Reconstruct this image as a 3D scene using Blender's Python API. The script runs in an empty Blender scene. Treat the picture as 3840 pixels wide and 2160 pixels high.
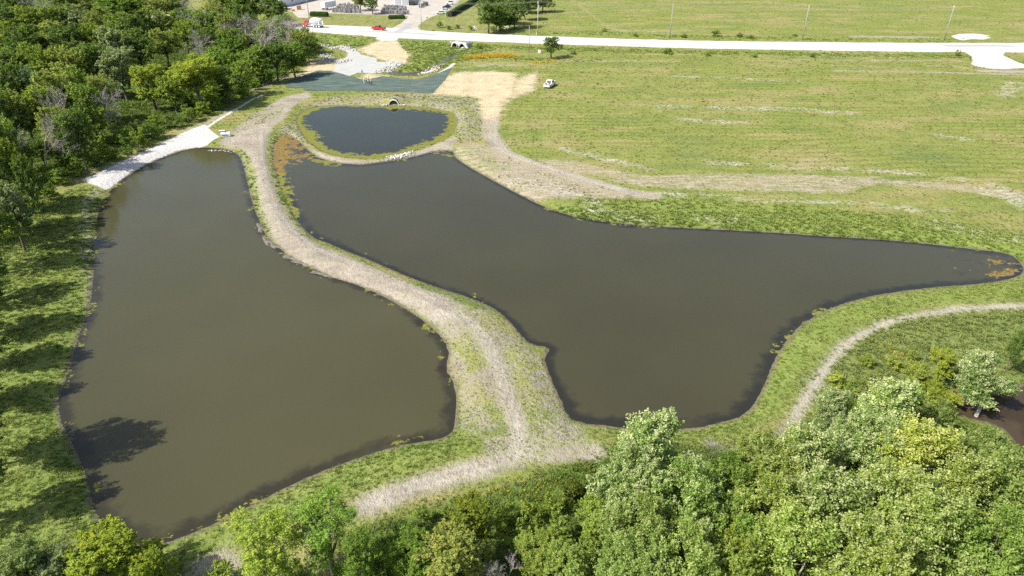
import bpy, bmesh, math, random
import numpy as np
from mathutils import Vector, Matrix

# ------------------------------------------------------------------ camera, sky, sun, exposure
SC = bpy.context.scene
COL = SC.collection
CAM_H, PITCH, FPX = 47.0, math.radians(29.5), 2560.0       # drone camera, focal length in pixels of a 3840 px wide frame
cam_d = bpy.data.cameras.new("camera")
cam = bpy.data.objects.new("camera", cam_d)
COL.objects.link(cam)
cam_d.sensor_width = 36.0
cam_d.lens = 36.0 * FPX / 3840.0
cam_d.clip_start = 0.5
cam_d.clip_end = 8000.0
cam.location = (0, 0, CAM_H)
cam.rotation_euler = (math.pi / 2 - PITCH, 0, 0)
SC.camera = cam

SUN_EL = math.radians(47)
SHADOW_AZ = math.radians(24)            # shadows fall towards +x, a little away from the camera
sun_d = bpy.data.lights.new("sun", 'SUN')
sun_d.energy = 4.6
sun_d.angle = math.radians(0.55)
sun_d.color = (1.0, 0.955, 0.88)
sun = bpy.data.objects.new("sun", sun_d)
COL.objects.link(sun)
ldir = Vector((math.cos(SHADOW_AZ) * math.cos(SUN_EL), math.sin(SHADOW_AZ) * math.cos(SUN_EL), -math.sin(SUN_EL)))
sun.rotation_euler = ldir.to_track_quat('-Z', 'Y').to_euler()
sun.location = (-80, -40, 120)

world = bpy.data.worlds.new("World")
SC.world = world
world.use_nodes = True
wn = world.node_tree
wn.nodes.clear()
wo = wn.nodes.new('ShaderNodeOutputWorld')
wb = wn.nodes.new('ShaderNodeBackground')
ws = wn.nodes.new('ShaderNodeTexSky')
ws.sky_type = 'NISHITA'
ws.sun_disc = False
ws.sun_elevation = SUN_EL
ws.sun_rotation = math.atan2(-ldir.x, -ldir.y)
ws.air_density = 1.0
ws.dust_density = 3.0
wb.inputs['Strength'].default_value = 0.10
wn.links.new(ws.outputs[0], wb.inputs[0])
wn.links.new(wb.outputs[0], wo.inputs[0])

SC.view_settings.view_transform = 'Standard'
SC.view_settings.look = 'None'
SC.view_settings.gamma = 1.0
SC.view_settings.use_curve_mapping = False
SC.view_settings.exposure = 0.9
SC.render.engine = 'CYCLES'
SC.cycles.max_bounces = 5
SC.cycles.diffuse_bounces = 2
SC.cycles.glossy_bounces = 2
SC.cycles.transmission_bounces = 2
SC.cycles.transparent_max_bounces = 4
SC.cycles.use_denoising = False
SC.cycles.sample_clamp_direct = 5.0
SC.cycles.sample_clamp_indirect = 4.0
SC.cycles.caustics_reflective = False
SC.cycles.caustics_refractive = False

random.seed(7)
RNG = np.random.default_rng(11)

# ------------------------------------------------------------------ surveying: photograph reading -> ground coordinates
CP, SP = math.cos(PITCH), math.sin(PITCH)
VIEW = 3840.0 / 2576.0                   # readings below were taken on a 2576 px wide view


def ground(px, py, z=0.0):
    """Full-size pixel reading -> point on the level z."""
    a = (px - 1920.0) / FPX
    b = (1080.0 - py) / FPX
    dx, dy, dz = a, CP + b * SP, -SP + b * CP
    t = (z - CAM_H) / dz
    return (dx * t, dy * t, z)


def V(vx, vy, z=0.0):
    return ground(vx * VIEW, vy * VIEW, z)


def VP(pts, z=0.0):
    return np.array([V(x, y, z)[:2] for x, y in pts])


def px_per_m(x, y, z=0.0):
    return FPX / (y * CP + (CAM_H - z) * SP)


# ------------------------------------------------------------------ small helpers
def link(o, parent=None):
    COL.objects.link(o)
    if parent is not None:
        o.parent = parent
    return o


def tag(o, label=None, cat=None, group=None, kind=None):
    if label:
        o["label"] = label
    if cat:
        o["category"] = cat
    if group:
        o["group"] = group
    if kind:
        o["kind"] = kind
    return o


def empty(name, loc=(0, 0, 0), rz=0.0, scale=(1, 1, 1)):
    o = bpy.data.objects.new(name, None)
    o.empty_display_size = 0.3
    o.location = loc
    o.rotation_euler = (0, 0, rz)
    o.scale = scale
    return link(o)


def mesh_np(name, verts, faces, mat=None, smooth=False):
    """verts (n,3), faces (m,k) arrays of one face size."""
    me = bpy.data.meshes.new(name)
    verts = np.asarray(verts, dtype=np.float32)
    faces = np.asarray(faces, dtype=np.int32)
    k = faces.shape[1]
    me.vertices.add(len(verts))
    me.vertices.foreach_set('co', verts.ravel())
    me.loops.add(faces.size)
    me.loops.foreach_set('vertex_index', faces.ravel())
    me.polygons.add(len(faces))
    me.polygons.foreach_set('loop_start', np.arange(0, faces.size, k, dtype=np.int32))
    me.polygons.foreach_set('loop_total', np.full(len(faces), k, dtype=np.int32))
    if smooth:
        me.polygons.foreach_set('use_smooth', np.ones(len(faces), dtype=bool))
    me.update(calc_edges=True)
    if mat:
        me.materials.append(mat)
    return me


def fattr(me, name, arr):
    a = me.attributes.new(name, 'FLOAT', 'POINT')
    a.data.foreach_set('value', np.asarray(arr, dtype=np.float32).ravel())


class MB:
    """Collects boxes, tubes and prisms into one bmesh."""

    def __init__(self):
        self.bm = bmesh.new()

    def box(self, c, s, rz=0.0, bevel=0.0, taper=None):
        r = bmesh.ops.create_cube(self.bm, size=1.0)
        vs = r['verts']
        for v in vs:
            if taper and v.co.z > 0:
                v.co.x *= taper[0]
                v.co.y *= taper[1]
            v.co = Vector((v.co.x * s[0], v.co.y * s[1], v.co.z * s[2]))
        if bevel:
            es = list({e for v in vs for e in v.link_edges})
            r2 = bmesh.ops.bevel(self.bm, geom=es, offset=bevel, segments=2, affect='EDGES', profile=0.6)
            vs = list({v for f in r2['faces'] for v in f.verts} | {v for v in vs if v.is_valid})
        M = Matrix.Translation(Vector(c)) @ Matrix.Rotation(rz, 4, 'Z')
        for v in vs:
            v.co = M @ v.co
        return self

    def tube(self, p0, p1, r0, r1=None, n=8, cap=True):
        r1 = r0 if r1 is None else r1
        p0, p1 = Vector(p0), Vector(p1)
        d = (p1 - p0).normalized()
        a = d.orthogonal().normalized()
        b = d.cross(a)
        A, B = [], []
        for i in range(n):
            t = 2 * math.pi * i / n
            u = a * math.cos(t) + b * math.sin(t)
            A.append(self.bm.verts.new(p0 + u * r0))
            B.append(self.bm.verts.new(p1 + u * r1))
        for i in range(n):
            j = (i + 1) % n
            self.bm.faces.new((A[i], A[j], B[j], B[i]))
        if cap:
            self.bm.faces.new(A[::-1])
            self.bm.faces.new(B)
        return self

    def prism(self, prof, axis, lo, hi):
        """Closed 2-D profile swept along axis ('x','y','z')."""
        def mk(u, w, t):
            return {'x': (t, u, w), 'y': (u, t, w), 'z': (u, w, t)}[axis]
        A = [self.bm.verts.new(mk(u, w, lo)) for u, w in prof]
        B = [self.bm.verts.new(mk(u, w, hi)) for u, w in prof]
        n = len(prof)
        for i in range(n):
            j = (i + 1) % n
            self.bm.faces.new((A[i], A[j], B[j], B[i]))
        self.bm.faces.new(A[::-1])
        self.bm.faces.new(B)
        return self

    def lathe(self, prof, p0, d, n=16):
        """prof: list of (t along axis, radius)."""
        p0, d = Vector(p0), Vector(d).normalized()
        a = d.orthogonal().normalized()
        b = d.cross(a)
        rings = []
        for t, r in prof:
            rings.append([self.bm.verts.new(p0 + d * t + (a * math.cos(2 * math.pi * i / n) + b * math.sin(2 * math.pi * i / n)) * max(r, 1e-3)) for i in range(n)])
        for q in range(len(rings) - 1):
            for i in range(n):
                j = (i + 1) % n
                self.bm.faces.new((rings[q][i], rings[q][j], rings[q + 1][j], rings[q + 1][i]))
        self.bm.faces.new(rings[0][::-1])
        self.bm.faces.new(rings[-1])
        return self

    def mesh(self, name, mat, smooth=False):
        bmesh.ops.recalc_face_normals(self.bm, faces=self.bm.faces)
        me = bpy.data.meshes.new(name)
        self.bm.to_mesh(me)
        self.bm.free()
        me.materials.append(mat)
        if smooth:
            for p in me.polygons:
                p.use_smooth = True
        return me

    def build(self, name, mat, parent=None, smooth=False):
        return link(bpy.data.objects.new(name, self.mesh(name, mat, smooth)), parent)


def copy_tree(o, parent=None):
    c = o.copy()
    COL.objects.link(c)
    c.parent = parent
    for ch in o.children:
        copy_tree(ch, c)
    return c


# ------------------------------------------------------------------ node helpers and materials
class NT:
    def __init__(self, name):
        self.mat = bpy.data.materials.new(name)
        self.mat.use_nodes = True
        self.t = self.mat.node_tree
        self.t.nodes.clear()
        self.out = self.t.nodes.new('ShaderNodeOutputMaterial')

    def n(self, kind, **kw):
        nd = self.t.nodes.new(kind)
        for k, v in kw.items():
            setattr(nd, k, v)
        return nd

    def l(self, a, b):
        self.t.links.new(a, b)

    def put(self, sock, v):
        if isinstance(v, bpy.types.NodeSocket):
            self.l(v, sock)
        elif isinstance(v, (tuple, list)) and len(v) == 3 and sock.type == 'RGBA':
            sock.default_value = (*v, 1.0)
        else:
            sock.default_value = v

    def math(self, op, a, b=0.0, c=0.0, clamp=False):
        nd = self.n('ShaderNodeMath', operation=op, use_clamp=clamp)
        for i, v in enumerate((a, b, c)):
            self.put(nd.inputs[i], v)
        return nd.outputs[0]

    def mix(self, f, a, b, mode='MIX'):
        nd = self.n('ShaderNodeMix', data_type='RGBA', blend_type=mode)
        self.put(nd.inputs[0], f)
        self.put(nd.inputs[6], a)
        self.put(nd.inputs[7], b)
        return nd.outputs[2]

    def step(self, v, lo, hi):
        nd = self.n('ShaderNodeMapRange', interpolation_type='SMOOTHSTEP')
        self.put(nd.inputs[0], v)
        nd.inputs[1].default_value = lo
        nd.inputs[2].default_value = hi
        return nd.outputs[0]

    def attr(self, name, kind='GEOMETRY'):
        return self.n('ShaderNodeAttribute', attribute_type=kind, attribute_name=name)

    def coord(self):
        return self.n('ShaderNodeNewGeometry').outputs['Position']

    def noise(self, vec, scale, detail=3.0, rough=0.55, stretch=None):
        if stretch:
            mp = self.n('ShaderNodeMapping')
            self.l(vec, mp.inputs[0])
            mp.inputs['Scale'].default_value = stretch
            vec = mp.outputs[0]
        nd = self.n('ShaderNodeTexNoise')
        self.l(vec, nd.inputs['Vector'])
        nd.inputs['Scale'].default_value = scale
        nd.inputs['Detail'].default_value = detail
        nd.inputs['Roughness'].default_value = rough
        return nd.outputs[0]

    def ramp(self, f, stops):
        nd = self.n('ShaderNodeValToRGB')
        el = nd.color_ramp.elements
        while len(el) < len(stops):
            el.new(0.5)
        for e, (p, c) in zip(el, stops):
            e.position = p
            e.color = (*c, 1.0)
        self.put(nd.inputs[0], f)
        return nd.outputs[0]

    def bump(self, h, strength=0.5, dist=0.1):
        nd = self.n('ShaderNodeBump')
        nd.inputs['Strength'].default_value = strength
        nd.inputs['Distance'].default_value = dist
        self.l(h, nd.inputs['Height'])
        return nd.outputs[0]

    def surf(self, col, rough=0.8, spec=0.3, metal=0.0, normal=None, coat=0.0):
        p = self.n('ShaderNodeBsdfPrincipled')
        self.put(p.inputs['Base Color'], col)
        self.put(p.inputs['Roughness'], rough)
        self.put(p.inputs['Specular IOR Level'], spec)
        self.put(p.inputs['Metallic'], metal)
        p.inputs['Coat Weight'].default_value = coat
        if normal:
            self.l(normal, p.inputs['Normal'])
        return p

    def done(self, shader):
        self.l(shader.outputs[0], self.out.inputs[0])
        return self.mat


def simple(name, col, rough=0.7, var=0.12, scale=6.0, spec=0.35, metal=0.0, coat=0.0, bump=0.0):
    t = NT(name)
    co = t.n('ShaderNodeTexCoord').outputs['Object']
    nz = t.noise(co, scale, 4)
    dark = tuple(c * (1 - var * 2) for c in col)
    lite = tuple(min(1, c * (1 + var)) for c in col)
    c = t.mix(t.step(nz, 0.3, 0.7), dark, lite)
    nrm = t.bump(nz, 0.4, bump) if bump else None
    return t.done(t.surf(c, rough, spec, metal, nrm, coat))


M = {}
M['white_paint'] = simple('white_paint', (0.8, 0.8, 0.78), 0.35, 0.05, coat=0.4)
M['white_metal'] = simple('white_metal', (0.74, 0.75, 0.75), 0.5, 0.07, 1.2)
M['red_paint'] = simple('red_paint', (0.55, 0.015, 0.02), 0.3, 0.08, coat=0.5)
M['dark_paint'] = simple('dark_paint', (0.03, 0.035, 0.045), 0.3, 0.1, coat=0.5)
M['silver_paint'] = simple('silver_paint', (0.5, 0.52, 0.54), 0.35, 0.05, coat=0.4)
M['glass'] = simple('glass', (0.02, 0.025, 0.03), 0.08, 0.05, spec=0.6)
M['rubber'] = simple('rubber', (0.02, 0.02, 0.02), 0.85, 0.1)
M['steel'] = simple('steel', (0.45, 0.46, 0.47), 0.45, 0.12, metal=0.6)
M['galv'] = simple('galv', (0.32, 0.33, 0.34), 0.5, 0.15, metal=0.4)
M['black'] = simple('black_liner', (0.02, 0.02, 0.022), 0.7, 0.1)
M['barrel_shade'] = simple('shaded_barrel_metal', (0.05, 0.05, 0.05), 0.8, 0.2)  # corrugated metal darkened to carry the shade inside the arch culvert
M['rim_white'] = simple('rim_white', (0.66, 0.65, 0.62), 0.8, 0.08)
M['lamp_red'] = simple('lamp_red', (0.4, 0.01, 0.01), 0.3)
M['lamp_clear'] = simple('lamp_clear', (0.7, 0.7, 0.65), 0.2)
M['concrete'] = simple('concrete', (0.56, 0.55, 0.51), 0.85, 0.12, 1.5, bump=0.02)
M['pole_wood'] = simple('pole_wood', (0.30, 0.27, 0.23), 0.85, 0.18, 3)
M['pole_grey'] = simple('pole_grey', (0.30, 0.29, 0.275), 0.8, 0.12, 3)
M['pole_white'] = simple('pole_white', (0.45, 0.45, 0.43), 0.7, 0.1, 3)
M['rust'] = simple('rust', (0.30, 0.10, 0.05), 0.8, 0.2)
M['orange'] = simple('orange_plastic', (0.7, 0.22, 0.05), 0.6, 0.1)
M['bark'] = simple('bark', (0.14, 0.115, 0.09), 0.9, 0.25, 4, bump=0.03)
M['bark_pale'] = simple('bark_pale', (0.30, 0.27, 0.235), 0.9, 0.2, 4)
M['dead_wood'] = simple('dead_wood', (0.42, 0.385, 0.35), 0.9, 0.2, 3)
M['log'] = simple('log_wood', (0.5, 0.46, 0.4), 0.85, 0.15, 4)
M['stone_grey'] = simple('stone_grey', (0.36, 0.36, 0.35), 0.9, 0.25, 2.5)
M['crate_wood'] = simple('crate_wood', (0.45, 0.28, 0.16), 0.85, 0.2, 3)
M['skin'] = simple('skin', (0.5, 0.32, 0.24), 0.6, 0.05)
M['hivis_yellow'] = simple('hivis_yellow', (0.75, 0.75, 0.15), 0.8, 0.08)
M['hivis_orange'] = simple('hivis_orange', (0.85, 0.5, 0.18), 0.8, 0.08)
M['shirt_white'] = simple('shirt_white', (0.75, 0.75, 0.75), 0.85, 0.08)
M['shirt_blue'] = simple('shirt_blue', (0.5, 0.6, 0.75), 0.85, 0.08)
M['shirt_grey'] = simple('shirt_grey', (0.2, 0.24, 0.28), 0.85, 0.08)
M['trousers'] = simple('trousers', (0.03, 0.035, 0.06), 0.9, 0.1)
M['jeans'] = simple('jeans', (0.12, 0.15, 0.2), 0.9, 0.1)
M['hat'] = simple('hard_hat', (0.8, 0.78, 0.7), 0.4, 0.03)
M['roof_dark'] = simple('roof_dark', (0.10, 0.105, 0.11), 0.8, 0.12, 0.8)
M['roof_pale'] = simple('roof_pale', (0.5, 0.49, 0.46), 0.8, 0.1, 0.8)
M['tarp'] = simple('tarp', (0.5, 0.5, 0.5), 0.8, 0.2, 0.8)
M['yellow_machine'] = simple('yellow_machine', (0.6, 0.4, 0.06), 0.5, 0.1)


# ------------------------------------------------------------------ survey readings (2576 px view)
WL = -0.55        # water level
POND_L = VP([(520,372),(556,374),(582,380),(598,390),(607,405),(613,425),(620,455),(628,490),(640,530),(655,565),(668,592),(684,612),(706,628),(724,645),(752,662),(790,678),(820,694),(852,704),(890,715),(940,735),(985,758),(1020,778),(1060,805),(1090,830),(1108,848),(1122,870),(1127,890),(1121,915),(1122,935),(1135,955),(1143,980),(1146,1010),(1145,1050),(1141,1076),(1132,1092),(1110,1102),(1065,1110),(1010,1118),(950,1135),(890,1155),(820,1180),(740,1215),(660,1255),(580,1295),(520,1325),(470,1345),(430,1360),(395,1372),(350,1368),(320,1352),(290,1342),(268,1330),(252,1305),(238,1275),(232,1245),(225,1220),(215,1185),(200,1145),(178,1105),(158,1065),(150,1030),(152,995),(165,960),(180,920),(192,870),(205,830),(222,790),(232,745),(237,690),(238,640),(240,590),(246,545),(258,510),(278,480),(310,450),(350,425),(400,400),(450,382),(490,373)], WL)
POND_R = VP([(718,337),(735,345),(755,360),(775,380),(800,397),(830,407),(870,413),(910,415),(950,410),(990,404),(1030,397),(1060,390),(1090,382),(1125,378),(1138,382),(1146,398),(1165,412),(1195,430),(1240,455),(1290,482),(1340,508),(1390,530),(1440,544),(1500,556),(1570,564),(1660,571),(1760,576),(1860,581),(1960,587),(2060,594),(2160,600),(2250,606),(2340,615),(2420,624),(2480,631),(2520,636),(2545,643),(2560,655),(2570,668),(2574,680),(2565,692),(2540,701),(2490,710),(2420,717),(2350,722),(2280,730),(2200,742),(2130,760),(2080,778),(2040,800),(2005,825),(1975,860),(1955,890),(1940,920),(1925,960),(1905,1000),(1885,1030),(1855,1050),(1810,1062),(1770,1072),(1720,1078),(1660,1078),(1580,1076),(1530,1070),(1480,1065),(1440,1055),(1425,1035),(1415,1010),(1398,975),(1385,945),(1378,920),(1370,905),(1378,890),(1385,880),(1375,872),(1350,868),(1330,860),(1310,840),(1290,815),(1265,790),(1235,770),(1200,755),(1165,742),(1125,730),(1075,713),(1020,692),(965,668),(915,647),(870,630),(830,612),(795,600),(770,580),(750,555),(735,530),(720,500),(708,470),(698,440),(690,410),(688,385),(692,362),(703,345)], WL)
POND_S = VP([(1020,268),(1060,270),(1100,275),(1135,284),(1148,296),(1146,315),(1138,335),(1115,352),(1080,365),(1040,378),(1000,389),(960,396),(920,399),(880,396),(840,388),(810,378),(785,361),(768,345),(755,322),(748,305),(752,290),(770,277),(800,268),(850,265),(920,266),(975,268)], WL)
CREEK = VP([(2576,972),(2540,988),(2500,996),(2455,992),(2425,1008),(2405,1035),(2440,1052),(2490,1060),(2530,1080),(2556,1112),(2590,1170),(2680,1215),(2820,1215),(2990,1150),(3160,1040),(3110,1000),(2950,1040),(2820,1070),(2720,1050),(2650,1000),(2610,968)], WL)
DITCH = VP([(965,179),(1000,190),(1050,191),(1085,179),(1108,164),(1132,150),(1150,140),(1153,130),(1142,136),(1115,153),(1090,167),(1060,179),(1020,184),(985,176)], WL)
WATERS = [POND_L, POND_R, POND_S, CREEK, DITCH]

ROAD_TOP = [(380,36),(560,46),(700,56),(829,64.6),(930,68),(985,71),(1065,78),(1181,84.4),(1380,92.5),(1677,102),(1900,105.5),(2130,108),(2350,109),(2576,109),(2800,108)]
ROAD_BOT = [(2800,134),(2576,133),(2350,132),(2130,129),(1900,125.5),(1677,121),(1380,112),(1181,104),(998,97),(952,94),(790,82),(700,75),(560,64),(380,52)]
AREAS = {
    'gravel': [VP(ROAD_TOP + ROAD_BOT),
               VP([(2425,130),(2440,140),(2448,152),(2442,162),(2462,168),(2490,173),(2530,174),(2580,170),(2640,176),(2640,170),(2590,165),(2560,157),(2540,148),(2522,140),(2528,131)]),
               VP([(2392,91),(2412,86),(2440,84.5),(2470,86),(2492,90),(2478,93),(2496,95),(2474,99),(2448,98),(2425,101),(2408,99)]),
               VP([(952,92),(1000,97),(1000,102),(960,103),(945,98)])],
    'bank': [VP([(205,453),(300,410),(380,373),(460,335),(515,312),(530,328),(552,345),(520,362),(470,374),(420,392),(370,412),(330,435),(295,458),(265,473),(235,465)])],
    'yard': [VP([(985,72),(1010,58),(1029,41),(1000,40),(900,36),(785,32),(778,45),(750,45),(735,30),(705,22),(700,-15),(690,-60),(1400,-60),(1250,-40),(1157,0),(1120,30),(1082,44),(1061,56),(1051,66),(1056,74),(1075,79),(1030,80)])],
    'pad': [VP([(838,179),(879,191.6),(902,183),(936,185),(959,183),(961,173),(1000,163),(986,155),(948,156),(948,146),(909,137.5),(896,125),(858,113),(842,118),(877,133),(869,146),(838,154),(844,167)])],
    'straw': [VP([(1160,182),(1215,179),(1290,183),(1300,200),(1290,240),(1250,258),(1215,255),(1190,243),(1090,236),(1110,210),(1130,190)]),
              VP([(1295,205),(1350,184),(1340,226),(1288,246)]), VP([(1205,248),(1290,238),(1266,268),(1252,300),(1222,300),(1208,275)]),
              VP([(900,125),(950,103),(1000,103),(1030,140),(1025,160),(1000,165),(960,150),(925,138)]),
              VP([(752,192),(790,150),(830,145),(850,165),(845,180),(800,186)]),
              VP([(905,190),(925,186),(985,191),(965,205),(920,204)])],
    'soil': [VP([(775,230),(720,242),(680,262),(640,288),(600,318),(575,343),(552,352),(552,364),(598,372),(622,390),(638,430),(646,490),(662,545),(680,592),(706,628),(752,662),(820,694),(930,726),(990,752),(1050,782),(1095,812),(1125,845),(1150,850),(1170,815),(1185,785),(1130,745),(1040,714),(960,680),(880,643),(800,610),(762,583),(728,540),(698,490),(678,430),(670,380),(674,345),(690,318),(715,300),(738,268),(785,243)]),
             VP([(785,366),(800,378),(840,390),(880,398),(920,401),(960,398),(1000,391),(1040,380),(1080,367),(1115,354),(1140,338),(1150,352),(1135,378),(1090,383),(1030,397),(950,411),(910,416),(870,414),(830,408),(800,398),(775,382)]),
             VP([(470,1449),(490,1405),(560,1378),(600,1395),(640,1449)]),
             VP([(780,1310),(830,1318),(835,1350),(800,1365),(770,1340)]),
             VP([(1370,1064),(1400,1085),(1425,1100),(1390,1105),(1365,1090)])],
    'tan': [
             VP([(1140,378),(1150,366),(1190,355),(1240,372),(1300,402),(1400,432),(1480,457),(1560,484),(1640,494),(1560,500),(1480,492),(1400,500),(1340,500),(1290,478),(1240,450),(1190,424),(1152,400)]),
            VP([(1520,455),(1700,438),(1950,440),(2210,445),(2210,462),(2110,487),(1900,480),(1620,470)]),
            VP([(1290,200),(1355,178),(1345,225),(1290,248)]),
            VP([(1215,255),(1290,240),(1262,270),(1245,300),(1240,340),(1222,345),(1210,300),(1205,275)]),
            VP([(380,390),(520,318),(600,275),(585,272),(430,345),(300,403),(215,448),(235,440)]),
            VP([(640,215),(740,180),(700,205),(640,228)]),
            VP([(1340,400),(1440,405),(1560,432),(1700,455),(1560,450),(1420,430)])],
    'lush': [VP([(1480,506),(1700,500),(2000,520),(2300,548),(2480,575),(2640,600),(2640,690),(2574,690),(2560,655),(2480,632),(2250,607),(1860,582),(1570,565),(1440,545),(1380,524)]),
             VP([(205,470),(262,478),(246,545),(238,640),(232,745),(205,830),(180,920),(152,995),(158,1065),(215,1185),(238,1275),(268,1330),(320,1352),(360,1470),(-400,1600),(-300,900),(-100,600),(60,520)]),
             VP([(395,1374),(520,1327),(740,1217),(950,1137),(1130,1096),(1190,1120),(1040,1190),(900,1240),(760,1290),(640,1350),(420,1449)]),
             VP([(2580,705),(2350,724),(2130,762),(2005,828),(1940,922),(1885,1032),(1770,1074),(1600,1078),(1500,1090),(1640,1120),(1860,1110),(1960,1040),(2020,960),(2080,870),(2200,800),(2400,765),(2580,755)]),
             VP([(1000,105),(1180,106),(1260,118),(1140,165),(1000,190),(975,178),(1030,160),(1035,140)]),
             VP([(602,376),(618,392),(640,470),(660,548),(668,590),(654,566),(628,490),(613,425),(604,398)]),
             VP([(692,362),(704,346),(718,336),(705,335),(688,352),(682,385),(690,440),(712,500),(745,562),(768,582),(735,530),(700,450),(688,392)]),
             VP([(788,84),(948,97),(900,120),(860,113),(800,120)])],
    'weedy': [VP([(1215,1100),(1330,1075),(1400,1118),(1490,1135),(1420,1162),(1300,1182),(1220,1160)]),
              VP([(1240,372),(1300,402),(1400,432),(1480,457),(1560,484),(1640,494),(1560,500),(1480,492),(1400,500),(1340,500),(1290,478),(1240,450),(1260,420)]),
              VP([(1100,830),(1140,790),(1230,770),(1300,840),(1345,880),(1370,905),(1378,930),(1410,1010),(1440,1058),(1480,1068),(1480,1130),(1400,1118),(1335,1080),(1318,1020),(1300,960),(1290,1000),(1250,1080),(1190,1095),(1155,1062),(1156,1010),(1148,960),(1128,930),(1132,890)]),
              VP([(690,330),(748,300),(760,265),(850,240),(1000,236),(1130,238),(1200,250),(1215,300),(1235,350),(1190,352),(1150,365),(1150,296),(1100,272),(900,262),(790,266),(745,292),(750,315),(770,350),(800,385),(770,360),(720,335)]),
              VP([(600,375),(622,400),(640,490),(660,555),(650,565),(630,500),(612,420)]),
              VP([(682,345),(690,345),(684,400),(700,470),(730,540),(775,588),(760,585),(715,530),(690,470),(676,400)]),
              VP([(560,345),(700,300),(720,260),(640,280)])],
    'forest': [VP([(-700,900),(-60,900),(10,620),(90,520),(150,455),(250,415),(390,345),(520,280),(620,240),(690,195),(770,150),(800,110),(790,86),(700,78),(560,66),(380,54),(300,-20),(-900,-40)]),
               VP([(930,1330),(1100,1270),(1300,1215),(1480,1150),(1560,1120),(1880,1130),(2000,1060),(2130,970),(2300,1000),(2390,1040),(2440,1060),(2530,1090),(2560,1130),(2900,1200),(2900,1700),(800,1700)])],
    'lawn': [VP([(785,45),(905,38),(1029,42),(1010,58),(985,70),(930,67),(829,64)]),
             VP([(1061,57),(1082,46),(1200,62),(1330,82),(1200,84),(1060,76)]),
             VP([(1125,40),(1170,8),(1240,10),(1200,45),(1140,62)])],
    'rough': [VP([(2000,960),(2090,880),(2200,815),(2400,782),(2640,775),(2640,1000),(2500,990),(2400,1010),(2300,1010),(2130,980),(2040,1010)])],
}
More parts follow.
